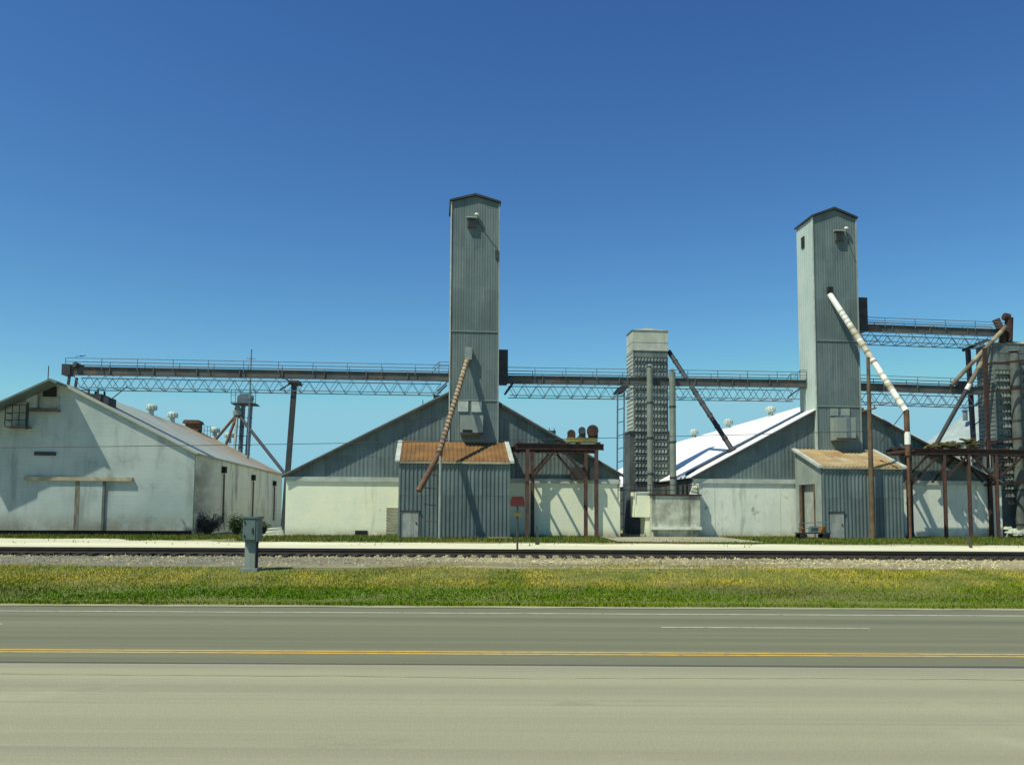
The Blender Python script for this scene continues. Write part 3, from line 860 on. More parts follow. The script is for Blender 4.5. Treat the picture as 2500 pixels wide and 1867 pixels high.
def loading_hood(T, pa, pb, d, slot):
    a, b = F(*pa, vf - d), F(*pb, vf - d)
    m = MB()
    m.hexa([(a.x, vf - d, b.z), (b.x, vf - d, b.z), (b.x, vf - .002, b.z), (a.x, vf - .002, b.z), (a.x, vf - d, a.z), (b.x, vf - d, a.z), (b.x, vf - .002, a.z + .06), (a.x, vf - .002, a.z + .06)])
    h = part('loading_hood', m, 'tin_pale', T)
    part('hood_sill', MB().box(a.x - .05, b.x + .05, vf - d - .05, vf - d, b.z, b.z + .12), 'steel_dark', h)
    if slot:
        s = F(1141, 1052, vf - d)
        part('hood_slot', MB().box(s.x - .35, s.x + .35, vf - d - .03, vf - d - .002, s.z - .08, s.z + .1), 'black', h)
loading_hood(TB, (1125, 1013), (1179, 1060), 1.1, True)
loading_hood(TC, (2043, 1018), (2090, 1073), 1.15, False)
q = boxat(TC, 'hood_door', (2049, 1020), (2058, 1072), 1.2, 'steel_blue')
# dark conveyor head boxes on the sheltered side faces
def side_head(T, ur, px0, px1, py0, py1):
    a, b = F(px0, py0, 1.4), F(px1, py1, 1.4)
    part('conveyor_head', MB().box(ur + .002, b.x, .7, 2.1, b.z, a.z), 'steel_dark', T)
side_head(TB, trB, 1218, 1238, 857, 938)
side_head(TC, trC, 2095, 2109, 731, 812)

# ------------------------------------------------------------------ sheds
def shed(label, px0, px1, py_front, py_back, dep, roofmat, back0, back1):
    a, b = F(px0, py_front, -dep), F(px1, py_front, -dep)
    zb = F((back0 + back1) / 2, py_back, -0.25).z
    zf = a.z
    H = thing('tin_shed', ((a.x + b.x) / 2, -dep, 0), label, 'shed', 'lean-to sheds in front of the towers')
    m = MB().corr(a.x, b.x, lambda u: 0.0, lambda u: zf - .02, lambda t, o, z: (t, -dep - o, z), period=.28, depth=.05)
    part('front_cladding', m, 'tin', H)
    zt = lambda v: zf + (zb - zf) * (v + dep) / (dep - .25)
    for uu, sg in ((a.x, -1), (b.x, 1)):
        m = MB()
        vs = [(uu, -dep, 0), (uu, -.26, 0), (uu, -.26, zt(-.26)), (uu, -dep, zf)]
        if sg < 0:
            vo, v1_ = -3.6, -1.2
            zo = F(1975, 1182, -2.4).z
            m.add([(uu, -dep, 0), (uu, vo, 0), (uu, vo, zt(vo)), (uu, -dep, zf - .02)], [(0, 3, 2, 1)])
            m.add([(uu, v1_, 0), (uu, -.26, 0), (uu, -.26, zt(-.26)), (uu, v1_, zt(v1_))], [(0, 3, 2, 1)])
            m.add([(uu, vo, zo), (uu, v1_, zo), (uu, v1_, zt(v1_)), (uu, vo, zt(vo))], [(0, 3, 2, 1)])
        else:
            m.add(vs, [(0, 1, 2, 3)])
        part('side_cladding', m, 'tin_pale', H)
    d = Vector((0, -.25 + dep, zb - zf)).normalized()
    o = .14
    f0 = Vector((0, -dep, zf)) - d * o
    m = MB()
    vs = []
    def at(t, off, w): return (t, f0.y + (-.26 - f0.y) * w, f0.z + (zb - f0.z) * w + .05 + off)
    m.corr(a.x - .12, b.x + .12, lambda t: 0.0, lambda t: 1.0, at, period=.3, depth=.035)
    rf = part('roof', m, roofmat, H)
    for uu in (a.x - .1, b.x + .1):
        part('roof_trim', MB().hexa([(uu - .16, f0.y - .03, f0.z - .05), (uu + .16, f0.y - .03, f0.z - .05), (uu + .16, -.255, zb - .05), (uu - .16, -.255, zb - .05),
                                     (uu - .16, f0.y - .03, f0.z + .12), (uu + .16, f0.y - .03, f0.z + .12), (uu + .16, -.255, zb + .12), (uu - .16, -.255, zb + .12)]), 'trim_pale', H)
    part('eave_trim', MB().box(a.x + .07, b.x - .07, f0.y - .05, f0.y - .01, f0.z - .1, f0.z + .055), 'tan_wood', H)
    return H, a.x, b.x, zf, zb
HB, sbl, sbr, szf, szb = shed('tin shed with rusty orange lean-to roof', 974, 1246, 1125, 1080, 4.7, 'rust_roof', 985, 1236)
HC, scl, scr, scf, scb = shed('tin shed with pale brown roof and open side doorway', 2004, 2204, 1139, 1099, 4.7, 'rust_roof2', 1945, 2150)
def man_door(H, pa, pb, dep):
    a, b = F(*pa, -dep), F(*pb, -dep)
    dr = part('door', MB().box(a.x, b.x, -dep - .10, -dep - .051, .05, a.z), 'door', H)
    part('door_head', MB().box(a.x - .12, b.x + .12, -dep - .14, -dep - .052, a.z + .01, a.z + .1), 'steel_dark', dr)
    part('handle', MB().box(b.x - .2, b.x - .1, -dep - .15, -dep - .101, 1.0, 1.1), 'steel_dark', dr)
man_door(HB, (984, 1249), (1021, 1313), 4.7)
man_door(HC, (2025, 1252), (2060, 1313), 4.7)
part('inner_wall', MB().box(scl + .3, scl + .4, -4.0, -.4, 0, 4.4), 'door', HC)
part('dark_inside_block', MB().box(scl + .5, scr - .3, -4.3, -.4, .05, 4.2), 'black', HC)  # solid near-black block painting the unlit inside of the shed
for v_, w_ in ((-1.2, .16), (-3.6, .1)):
    part('door_post', MB().bar((scl - .03, v_, 0), (scl - .03, v_, F(1975, 1182, -2.4).z), w_), 'brown_wood', HC)

# ------------------------------------------------------------------ inclined spouts
def ring_spout(mb, p, q, r, seg, mis, n=10):
    p, q = Vector(p), Vector(q)
    for k in range(seg):
        a, b = p.lerp(q, k / seg), p.lerp(q, (k + 1) / seg)
        mi = mis[k % len(mis)]
        mb.tube(a, b, r * (1.0 if mi == 0 else 1.06), n=n, mi=mi)
# banded rusty spout over the orange roofed shed
s0, s1, s2 = F(1143, 872, -.6), F(1072, 1107, -6.6), F(1022, 1198, -7.4)
SP = thing('grain_spout', (s1.x, s1.y, 0), 'rusty banded grain spout slanting past the orange shed roof', 'grain spout', 'inclined grain spouts')
m = MB()
L_ = (s1 - s0).length
def helix_tube(mb, p, q, r, pitch, duty=.5, n=14, step=.07):
    p, q = Vector(p), Vector(q)
    d = (q - p)
    ln = d.length
    d.normalize()
    a = d.orthogonal().normalized()
    b = d.cross(a)
    K = int(ln / step)
    vs = []
    for k in range(K + 1):
        c = p + d * (ln * k / K)
        for i in range(n):
            t = 2 * math.pi * i / n
            vs.append(c + (a * math.cos(t) + b * math.sin(t)) * r)
    for k in range(K):
        for i in range(n):
            ph = (ln * k / K / pitch + i / n) % 1
            mb.add([vs[k * n + i], vs[k * n + (i + 1) % n], vs[(k + 1) * n + (i + 1) % n], vs[(k + 1) * n + i]], [(0, 1, 2, 3)], 1 if ph < duty * (1.25 - .9 * k / K) else 0)
helix_tube(m, s0, s1, .19, .40, .6)
part('banded_pipe', m, ['pipe_rust', 'pipe_tan'], SP, smooth=False)
part('lower_pipe', MB().tube(s1, s2, .21, .2, n=14).tube(s1 + Vector((0, 0, .2)), s1 - Vector((0, 0, .25)), .24, n=12), 'pipe_rust', SP, smooth=True)
part('spout_elbow', MB().tube(F(1146, 858, -.5), s0, .3, .26, n=12), 'tin_pale', SP, smooth=True)
# post with rungs that carries it
pb_ = Vector((s1.x + .1, -6.9, 0))
PO = thing('steel_post', pb_, 'slim grey steel post with side rungs carrying the rusty banded spout', 'post')
part('shaft', MB().tube(pb_, (pb_.x, pb_.y, s1.z - .2), .11, .1, n=10), 'tin_pale', PO, smooth=True)
for z, ln in ((1.1, .9), (2.2, 1.1), (3.3, 1.2), (4.2, 1.0)):
    part('rung', MB().bar((pb_.x - ln, pb_.y, z + .12), (pb_.x + .02, pb_.y, z), .06), 'pipe_rust', PO)

# white jointed spout on the right tower with its drop pipe
w0, w1 = F(2026, 719, -.55), F(2211, 1003, -5.6)
SW = thing('grain_spout', (w1.x, w1.y, 0), 'long bright white jointed grain spout slanting down from the tower', 'grain spout', 'inclined grain spouts')
m = MB()
pat = [0] * 9 + [1, 0, 1, 0, 1, 0, 1, 0, 1, 2, 1, 1, 2, 1, 1, 0, 1, 1, 2, 1, 1, 2, 1, 1, 1, 0, 2, 0, 0, 0, 0, 0, 1, 0, 0, 1, 0, 1, 2, 1, 0, 0, 0, 0, 1, 0, 0, 1, 0, 0]
ring_spout(m, w0, w1, .225, len(pat), pat, 12)
part('jointed_pipe', m, ['pipe_white', 'pipe_offwhite', 'pipe_tan'], SW)
wb = Vector((w1.x, w1.y, 0)) + Vector((.08, 0, 0))
w2 = F(2214, 1112, -5.6)
part('drop_pipe', MB().tube(w1 + Vector((.05, 0, .05)), (wb.x, wb.y, w2.z), .2, .2, n=12).tube((wb.x, wb.y, w2.z), (wb.x, wb.y, 0), .11, n=8), ['pipe_rust'], SW, smooth=True)
part('drop_collar', MB().tube((wb.x, wb.y, w2.z + .8), (wb.x, wb.y, w2.z + 1.7), .215, n=12), 'pipe_white', SW, smooth=True)
g0, g1 = F(2205, 1008, -5.6), F(2150, 1080, -4.2)
part('stay_cable', MB().tube(g0, g1, .03, n=6), 'steel_dark', SW)

# ------------------------------------------------------------------ conveyor catwalks
VC = 1.55
def catwalk(label, p0, p1, trough_h=.3, bays=24, extra=None, lift=0.0, drop=1.3, rail=.95):
    """p0, p1: ends of the trough axis"""
    p0, p1 = Vector(p0), Vector(p1)
    drop *= .93
    K = thing('conveyor_catwalk', p0 - Vector((0, 0, trough_h)), label, 'conveyor', 'overhead conveyor catwalks')
    d = (p1 - p0)
    m = MB()
    m.bar(p0, p1, .62, trough_h * 1.5)
    m.bar(p0 + Vector((0, 0, trough_h * .95)), p1 + Vector((0, 0, trough_h * .95)), .74, trough_h * .36)
    n = max(4, int(d.length / 3))
    for k in range(n + 1):
        c = p0.lerp(p1, k / n)
        m.box(c.x - .04, c.x + .04, c.y - .4, c.y + .4, c.z - trough_h * .85, c.z + trough_h * 1.2)
    part('trough', m, 'trough', K)
    part('walkway', MB().bar(p0 + Vector((0, .85, .12)), p1 + Vector((0, .85, .12)), .8, .05), 'steel_blue', K)
    for dv in (-.42, 1.25):
        m = MB()
        for zz in (rail, rail * .72, rail * .48):
            m.bar(p0 + Vector((0, dv, zz)), p1 + Vector((0, dv, zz)), .045)
        nn = max(3, int(d.length / 2.4))
        for k in range(nn + 1):
            c = p0.lerp(p1, k / nn)
            m.bar(c + Vector((0, dv, .1)), c + Vector((0, dv, rail)), .045)
        part('handrail', m, 'steel_blue', K)
    m = MB()
    a0, a1 = p0.lerp(p1, .02), p0.lerp(p1, .98)
    for dv, zz in ((-.35, -drop), (1.15, -drop)):
        m.bar(a0 + Vector((0, dv, zz)), a1 + Vector((0, dv, zz)), .06)
    m.bar(a0 + Vector((0, -.35, -trough_h)), a1 + Vector((0, -.35, -trough_h)), .06)
    m.bar(a0 + Vector((0, 1.15, -trough_h)), a1 + Vector((0, 1.15, -trough_h)), .06)
    nb = max(4, int(d.length / 1.15))
    for k in range(nb):
        c0, c1, c2 = a0.lerp(a1, k / nb), a0.lerp(a1, (k + .5) / nb), a0.lerp(a1, (k + 1) / nb)
        for dv in (-.35, 1.15):
            m.bar(c0 + Vector((0, dv, -trough_h)), c1 + Vector((0, dv, -drop)), .036)
            m.bar(c1 + Vector((0, dv, -drop)), c2 + Vector((0, dv, -trough_h)), .036)
        m.bar(c1 + Vector((0, -.35, -drop)), c1 + Vector((0, 1.15, -drop)), .05)
    part('truss', m, 'steel_blue', K)
    return K
zc = lambda px, py: F(px, py, VC)
cA, cB = zc(165, 907), zc(1094, 923)
cB.x = tlB - .03
K1 = catwalk('longest overhead conveyor, from the white warehouse roof to the taller tower', cA, cB)
e = zc(160, 895)
part('end_drive', MB().box(cA.x - .25, cA.x + .35, VC - .45, VC + .5, cA.z - .3, cA.z + .5).tube((cA.x + .7, VC - .6, cA.z + .45), (cA.x + 1.0, VC + .1, cA.z + .35), .2, n=10), 'steel_dark', K1)
m = MB()
for dx in (.35,):
    x = zc(173, 940).x
    for dv in (-.3, 1.0):
        m.bar((x, VC + dv, cA.z - .3), (x - .1, VC + dv, ztB(0) * 0 + zA + (x - uA) * -sl_ - .1), .16)
x = zc(226, 950).x
for dv in (-.3, 1.0):
    for ddx in (-.15, .5):
        m.bar((x + ddx, VC + dv, cA.z - 1.3), (x + ddx, VC + dv, zA - (x + ddx - uA) * sl_ - .1), .12)
m.box(x - 1.2, x + .8, VC - .5, VC + 1.2, zA - (x - uA) * sl_ - .15, zA - (x - uA) * sl_ + .35)
x2 = zc(253, 965).x
m.box(x2 - .5, x2 + .5, VC - .4, VC + 1.2, zA - (x2 - uA) * sl_ - .4, zA - (x2 - uA) * sl_ + .55)
m.bar((x2 + .3, VC, zA - (x2 - uA) * sl_ + .2), zc(312, 942), .06)
part('saddle', m, 'steel_dark', K1)
# landing railing by the tower
def landing(K, px0, px1, py, ue):
    a, b = zc(px0, py), zc(px1, py)
    for dv in (-.45, 1.3):
        m = MB().bar((b.x, VC + dv, b.z), (ue, VC + dv, b.z), .05)
        m.bar((a.x, VC + dv, b.z - .55), (b.x, VC + dv, b.z), .05)
        m.bar((b.x, VC + dv, b.z - .6), (b.x, VC + dv, b.z), .05)
        part('landing_rail', m, 'steel_blue', K)
landing(K1, 1055, 1072, 886, tlB)
a, b = zc(1068, 957), zc(1092, 934)
for dv in (-.4, 1.2):
    part('knee_brace', MB().bar((a.x, VC + dv, a.z), (b.x, VC + dv, b.z), .1), 'steel_dark', K1)
c0, c1 = zc(1219, 928), zc(1960, 939)
c0.x, c1.x = trB + .55, tlC - .03
K2 = catwalk('middle overhead conveyor strung between the two tall towers', c0, c1)
landing(K2, 1935, 1947, 906, tlC)
a, b = zc(1235, 958), zc(1252, 936)
for dv in (-.4, 1.2):
    part('knee_brace', MB().bar((a.x, VC + dv, a.z), (b.x, VC + dv, b.z), .16), 'steel_dark', K2)
a, b = zc(1918, 972), zc(1950, 948)
part('knee_brace', MB().bar((a.x, VC - .4, a.z), (b.x, VC - .4, b.z), .1), 'steel_dark', K2)
c0, c1 = zc(2108, 946), zc(2395, 956)
c0.x = trC + .02
K3 = catwalk('lower overhead conveyor between white spout tower and the rusty dryer', c0, c1)
m = MB()
for k in range(4):
    z = c0.z + .45 + k * .25
    m.bar((trC + .03, VC - .45, z), (trC + .9, VC - .45, z + .12), .05)
m.bar((trC + .5, VC - .45, c0.z + .3), (trC + .5, VC - .45, c0.z + 1.3), .05)
part('landing_rail', m, 'steel_dark', K3)
mo = zc(2342, 938)
part('drive_motor', MB().tube((mo.x - .35, VC - .2, mo.z), (mo.x + .4, VC - .2, mo.z), .26, n=12).box(mo.x - .5, mo.x + .5, VC - .5, VC + .2, mo.z - .4, mo.z - .2), 'steel_dark', K3)
c0, c1 = zc(2108, 802), zc(2446, 815)
c0.x = trC + .5
K4 = catwalk('upper overhead conveyor between white spout tower and dryer top', c0, c1, trough_h=.27, drop=1.15, rail=.85)
m = MB()
for k in range(4):
    z = c0.z + .35 + k * .25
    m.bar((trC + .5, VC - .75, z), (trC + 1.3, VC - .75, z + .12), .05)
m.bar((trC + .9, VC - .75, c0.z + .2), (trC + .9, VC - .75, c0.z + 1.2), .05)
part('landing_rail', m, 'steel_dark', K4)
a, b = zc(2431, 779), zc(2444, 806)
part('drive_motor', MB().bar(a, b, .42).tube(b + Vector((0, -.3, 0)), b + Vector((0, .4, 0)), .22, n=10), 'pipe_rust', K4)

# support columns
t0, t1 = zc(719, 935), zc(703, 1160)
b0 = Vector((t1.x - .25, VC, 0))
m = MB().bar((t0.x, VC, t0.z), (b0.x, VC, 0), .37, .4)
CO = thing('support_column', b0, 'black steel column under the longest conveyor beside the cream wall corner', 'column')
part('shaft', m, 'steel_dark', CO)
part('head_plate', MB().box(t0.x - .4, t0.x + .4, VC - .5, VC + 1.3, t0.z - .05, t0.z + .14).bar((t0.x - .1, VC - .4, t0.z), zc(683, 952), .09).bar((t0.x, VC + 1.1, t0.z), (t0.x - 1.1, VC + 1.1, t0.z + .6), .09), 'steel_dark', CO)
# laddered frame beside the dryer
x0, x1 = zc(1506, 960).x, zc(1522, 960).x
zt_ = zc(1514, 958).z
LF = thing('ladder_frame', ((x0 + x1) / 2, VC, 0), 'tall ladder frame under the middle conveyor beside the grey dryer', 'ladder frame')
for x in (x0, x1):
    m = MB().bar((x - .12, VC - .3, 0), (x, VC - .3, zt_), .11)
    part('post', m, 'steel_blue', LF)
for k in range(12):
    z = .6 + k * 1.02
    part('rung', MB().bar((x0 - .12 + .12 * z / zt_, VC - .3, z), (x1 - .12 + .12 * z / zt_, VC - .3, z + .16), .06), 'steel_dark', LF)
part('head_plate', MB().hexa([(x0 - .1, VC - .5, zt_), (x1, VC - .5, zt_), (x1, VC + 1.3, zt_), (x0 - .1, VC + 1.3, zt_), (x0 + .3, VC - .5, zt_ + .5), (x1 + .35, VC - .5, zt_ + .5), (x1 + .35, VC + 1.3, zt_ + .5), (x0 + .3, VC + 1.3, zt_ + .5)]), 'steel_dark', LF)

# ------------------------------------------------------------------ grain dryers
def dryer(label, vfr, pxl, pxr, py_top, py_cap, py_mid, dep, pipes, grp='grain dryer towers', extra_low=.35, capm='dryer_side', sidem='dryer_side', ductm='pipe_grey'):
    a, b = F(pxl, py_top, vfr), F(pxr, py_top, vfr)
    zt_, zc_, zm = a.z, F(pxl, py_cap, vfr).z, F(pxl, py_mid, vfr).z
    D = thing('grain_dryer', ((a.x + b.x) / 2, vfr, 0), label, 'grain dryer', grp)
    part('cap', MB().box(a.x - .02, b.x + .02, vfr - .03, vfr + dep, zc_, zt_).box(a.x - .06, b.x + .06, vfr - .07, vfr + dep, zc_ - .12, zc_ - .002).box(a.x - .04, b.x + .04, vfr - .05, vfr + dep, zc_ + .62, zc_ + .7), capm, D)
    mx, my = (a.x + b.x) / 2, vfr + dep / 2
    part('roof', MB().add([(a.x - .1, vfr - .1, zt_ + .01), (b.x + .1, vfr - .1, zt_ + .01), (b.x + .1, vfr + dep + .05, zt_ + .01), (a.x - .1, vfr + dep + .05, zt_ + .01), (mx, my, zt_ + .45)],
                       [(0, 1, 4), (1, 2, 4), (2, 3, 4), (3, 0, 4), (3, 2, 1, 0)]), 'tan_wood', D)
    part('body', MB().box(a.x + .02, b.x, vfr, vfr + dep - .02, zm, zc_ - .122), 'dryer', D)
    part('side_panel', MB().box(a.x - .03, a.x + .018, vfr + .02, vfr + dep - .03, zm, zc_ - .122), sidem, D)
    m = MB()
    z = zm + .15
    while z < zc_ - .3:
        m.box(a.x - .055, a.x - .031, vfr + .02, vfr + dep - .03, z, z + .045)
        z += .345
    part('panel_seams', m, 'steel_dark', D)
    m = MB()
    z = zm - 4.2
    row = 0
    while z < zc_ - .55:
        m.box(a.x + .05, b.x - .03, vfr - .06, vfr - .001, z + .36, z + .46)
        k = 0
        x = a.x + .12
        while x < b.x - .25:
            m.hexa([(x, vfr - .16, z), (x + .17, vfr - .16, z), (x + .17, vfr - .001, z), (x, vfr - .001, z),
                    (x + .1, vfr - .03, z + .3), (x + .27, vfr - .03, z + .3), (x + .27, vfr - .001, z + .3), (x + .1, vfr - .001, z + .3)])
            x += .29
        z += .62
    part('louvre_hoods', m, 'dryer', D)
    part('plenum', MB().box(a.x - extra_low, b.x + .1, vfr + .01, vfr + dep, .0, zm - .002), 'dryer_dark', D)
    part('collar', MB().box(a.x - extra_low - .05, b.x + .15, vfr - .1, vfr + dep + .02, zm + .002, zm + .2), 'steel_dark', D)
    for px, pt, pbm, vv, rr in pipes:
        t, bt = F(px, pt, vv), F(px, pbm, vv)
        pp = part('duct', MB().tube((t.x, vv, bt.z), (t.x, vv, t.z), rr, n=18).lathe((t.x, vv, t.z + .12), [(rr * 1.25, 0), (.03, .2)], 16).tube((t.x, vv, t.z - .02), (t.x, vv, t.z + .125), .05, n=6), ductm, D, smooth=True)
        k = t.z - 2.8
        while k > bt.z + .5:
            m = MB().tube((t.x, vv, k), (t.x, vv, k + .14), rr + .03, n=18)
            m.bar((t.x, vv + rr, k + .07), (t.x, min(vfr + .05, VC - .32), k + .07), .08)
            part('duct_band', m, 'steel_dark', pp)
            k -= 2.75
    return D, a.x, b.x, zt_, zc_
D1, d1l, d1r, d1t, d1c = dryer('grey louvred grain dryer tower with two pale ducts, by the white roof', 9.2, 1545, 1630, 806, 852, 1057, 2.4, [(1586, 898, 1226, .75, .24), (1641, 908, 1226, .75, .25)])
def roof_hit(px, py):
    lo, best = 0.0, None
    for k in range(400):
        v = k * .1
        p = F(px, py, v)
        e = abs(p.z - ztC(p.x) - .15)
        if best is None or e < best[0]: best = (e, p)
    return best[1]
r1 = roof_hit(1789, 1100)
r0 = F(1633, 858, 10.0)
SD = thing('grain_spout', r1, 'dark grain spout from the louvred dryer down to the white roof', 'grain spout', 'inclined grain spouts')
pp = part('pipe', MB().tube(r0, r1, .2, n=12), 'steel_dark', SD, smooth=True)
for k in range(1, 9):
    c = r0.lerp(r1, k / 9)
    d = (r1 - r0).normalized()
    part('pipe_joint', MB().tube(c - d * .06, c + d * .06, .24, n=12), 'steel_dark', pp)
part('roof_foot', MB().box(r1.x - .35, r1.x + .35, r1.y - .35, r1.y + .35, r1.z - .3, r1.z + .12), 'steel_dark', SD)

# dryer at the right with rusty frame
D2, d2l, d2r, d2t, d2c = dryer('dark louvred grain dryer in a rusty frame behind the rusty gantry', 0.9, 2424, 2540, 838, 880, 1085, 2.2, [(2476, 862, 1300, .35, .36)], extra_low=.5, capm='dryer', sidem='dryer', ductm='pipe_shade')  # duller cap, side and duct colours carry the shade on this dryer
RF = thing('rusty_frame', (F(2404, 1300, -.3).x, -.3, 0), 'tall rusty steel frame in front of the dark dryer', 'steel frame')
for px in (2404, 2520):
    a = F(px, 850, -.3)
    part('post', MB().bar((a.x, -.3, 0), (a.x, -.3, a.z), .26), 'rust', RF)
for py in (886, 953, 1075, 1180):
    a, b = F(2404, py + 4, -.3), F(2520, py - 8, -.3)
    part('beam', MB().bar((a.x, -.3, a.z), (b.x, -.3, b.z), .13, .16), 'rust', RF)
# elbow and twin spouts on its top
eb = F(2462, 776, 1.0)
EQ = thing('grain_spout', (eb.x, 1.0, d2t), 'rusty grain spout slanting from the dark dryer top to the lower conveyor', 'grain spout', 'inclined grain spouts')
part('elbow', MB().tube((eb.x, 1, d2t + .2), (eb.x + .05, 1, eb.z), .24, .32, n=12).tube(eb, eb + Vector((-.4, 0, .12)), .34, .3, n=12).bar((eb.x - .6, 1, d2t + .1), (eb.x - .55, 1, d2t + 1.1), .4), 'rust', EQ, smooth=True)
a, b = F(2456, 797, .7), F(2322, 941, .9)
m = MB()
ring_spout(m, a, b, .17, 12, [0, 1, 1, 0, 0, 1, 1, 0, 0, 0, 0, 0], 10)
part('pipe', m, ['pipe_dull', 'pipe_tan'], EQ)
a, b = F(2404, 872, .3), F(2286, 1084, .9)
E2 = thing('grain_spout', b, 'dark grain spout with white joint, below the rusty spout by the dark dryer', 'grain spout', 'inclined grain spouts')
m = MB()
ring_spout(m, a, b, .17, 16, [3, 1, 3, 3, 3, 2, 0, 0, 0, 0, 0, 0, 0, 0, 0, 0], 10)
part('pipe', m, ['steel_dark', 'pipe_tan', 'pipe_white', 'pipe_dull'], E2)
part('roof_foot', MB().tube(b - Vector((0, 0, .5)), b + Vector((0, 0, .1)), .3, n=12), 'steel_dark', E2)
# black leg under the two right conveyors
a, b = zc(2374, 850), zc(2386, 1095)
LG = thing('support_column', (b.x, VC + .6, 0), 'black steel column carrying the two conveyors left of the dark dryer', 'column')
part('shaft', MB().bar((a.x, VC + .6, a.z), (b.x + .3, VC + .6, 0), .3), 'steel_dark', LG)
c = zc(2402, 832)
part('cap_beam', MB().bar((a.x - .5, VC + .6, a.z - .1), (c.x, VC - .6, c.z), .22), 'steel_dark', LG)
m = MB()
for k in range(7):
    z = 3 + k * 1.5
    m.bar((b.x + .25 - z * .02, VC + .6, z), (b.x + .95 - z * .02, VC + .6, z + .5), .07)
part('braces', m, 'steel_dark', LG)

# ------------------------------------------------------------------ grain bin with conical roof far right
bc = F(2400, 1060, 17)
apz, evz = F(2380, 990, 17).z, F(2290, 1088, 17).z
rb = abs(F(2270, 1085, 17).x - bc.x)
BN = thing('grain_bin', (bc.x, 17, 0), 'round galvanised grain bin with ribbed cone roof behind the dark dryer', 'grain bin')
part('drum', MB().lathe((bc.x, 17, 0), [(rb * .97 + (.03 if k % 2 else 0), evz * k / 24) for k in range(25)], 40), 'bin', BN)
m = MB()
n = 64
vs = []
for r, z in ((rb * 1.02, evz), (.5, apz)):
    for i in range(n):
        t = 2 * math.pi * i / n
        rr, hz = r, (.1 if i % 2 else 0) * (r / rb)
        vs.append((bc.x + rr * math.cos(t), 17 + rr * math.sin(t), z + hz))
m.add(vs, [(i, (i + 1) % n, (i + 1) % n + n, i + n) for i in range(n)])
rb_ = part('roof', m, 'bin', BN)
part('roof_cap', MB().lathe((bc.x, 17, apz - .05), [(.6, 0), (.6, .35), (.1, .5)], 14), 'steel_blue', rb_)
q = F(2356, 1004, 17 - rb * .35)
part('roof_vent', MB().lathe((q.x, 17 - rb * .35, q.z - .9), [(.22, 0), (.22, .9), (.35, .95), (.05, 1.2)], 10), 'steel_blue', rb_)

# ------------------------------------------------------------------ far bucket elevator seen over the white warehouse roof
VE = 41.0
fe = lambda px, py: F(px, py, VE)
hb0, hb1 = fe(582, 962), fe(615, 990)
FE = thing('bucket_elevator', (fe(603, 1000).x, VE, 0), 'small far bucket elevator with twin legs above the rusting warehouse roof', 'bucket elevator')
part('head', MB().prism([(hb0.x, hb1.z), (hb1.x, hb1.z), (hb1.x, hb0.z - .15), (hb1.x - .25, hb0.z), (hb0.x + .35, hb0.z), (hb0.x, hb0.z - .4)], VE - .6, VE + .6), 'steel_blue', FE)
for px0, px1 in ((594, 588), (612, 605)):
    a, b = fe(px0, 990), fe(px1, 1125)
    part('leg', MB().bar((a.x, VE, a.z), (b.x - .4, VE, 0), .42, .6), 'steel_blue', FE)
m = MB()
p0, p1 = fe(570, 986), fe(629, 988)
m.box(p0.x, p1.x, VE - 1.3, VE + 1.2, p0.z - .12, p0.z)
pl = part('platform', m, 'steel_dark', FE)
m = MB()
for x in (p0.x, p0.x + .5, p1.x - .5, p1.x):
    m.bar((x, VE - 1.3, p0.z), (x, VE - 1.3, p0.z + 1.6), .07)
for z in (.1, .9):
    m.bar((p0.x, VE - 1.3, p0.z + z), (p1.x, VE - 1.3, p0.z + z), .05)
m.tube((p1.x - .9, VE - 1, p0.z + .6), (p1.x - .3, VE - 1, p0.z + .6), .3, n=10)
part('guard_rail', m, 'steel_blue', pl)
hub = fe(582, 1003)
part('distributor', MB().lathe((hub.x, VE - .5, hub.z - .6), [(.5, 0), (.55, .5), (.25, 1.1), (.2, 1.4)], 12), 'tin_pale', FE)
for (px, py), mt in (((508, 1078), 'pipe_rust'), ((545, 1087), 'pipe_rust'), ((571, 1106), 'tin_pale')):
    e = F(px, py, VE - 3)
    part('spout', MB().tube(hub + Vector((0, -.5, -.4)), e - Vector((0, 0, .8)), .17, n=10), mt, FE, smooth=True)
e = F(697, 1158, VE - 6)
part('spout', MB().tube(hub + Vector((.2, -.5, -.6)), e, .19, n=10), 'steel_dark', FE, smooth=True)
m = MB()
for k in range(9):
    z = hb1.z - 1.5 - k * 1.1
    c = fe(600 - k * .7, 1000).x
    m.bar((c - .9, VE - .4, z), (c + .9, VE - .4, z), .06)
part('ladder', m, 'steel_dark', FE)
# thin mast standing behind the longest conveyor
a, b = F(614, 853, 30), F(610, 905, 30)
mm = MB().tube((b.x, 30, 0), (a.x, 30, a.z), .13, .07, n=8).bar((a.x - .5, 30, a.z - 1), (a.x + .5, 30, a.z - 1), .05)
solo('radio_mast', mm, 'steel_blue', (b.x, 30, 0), 'slender mast rising behind the longest overhead conveyor', 'mast')

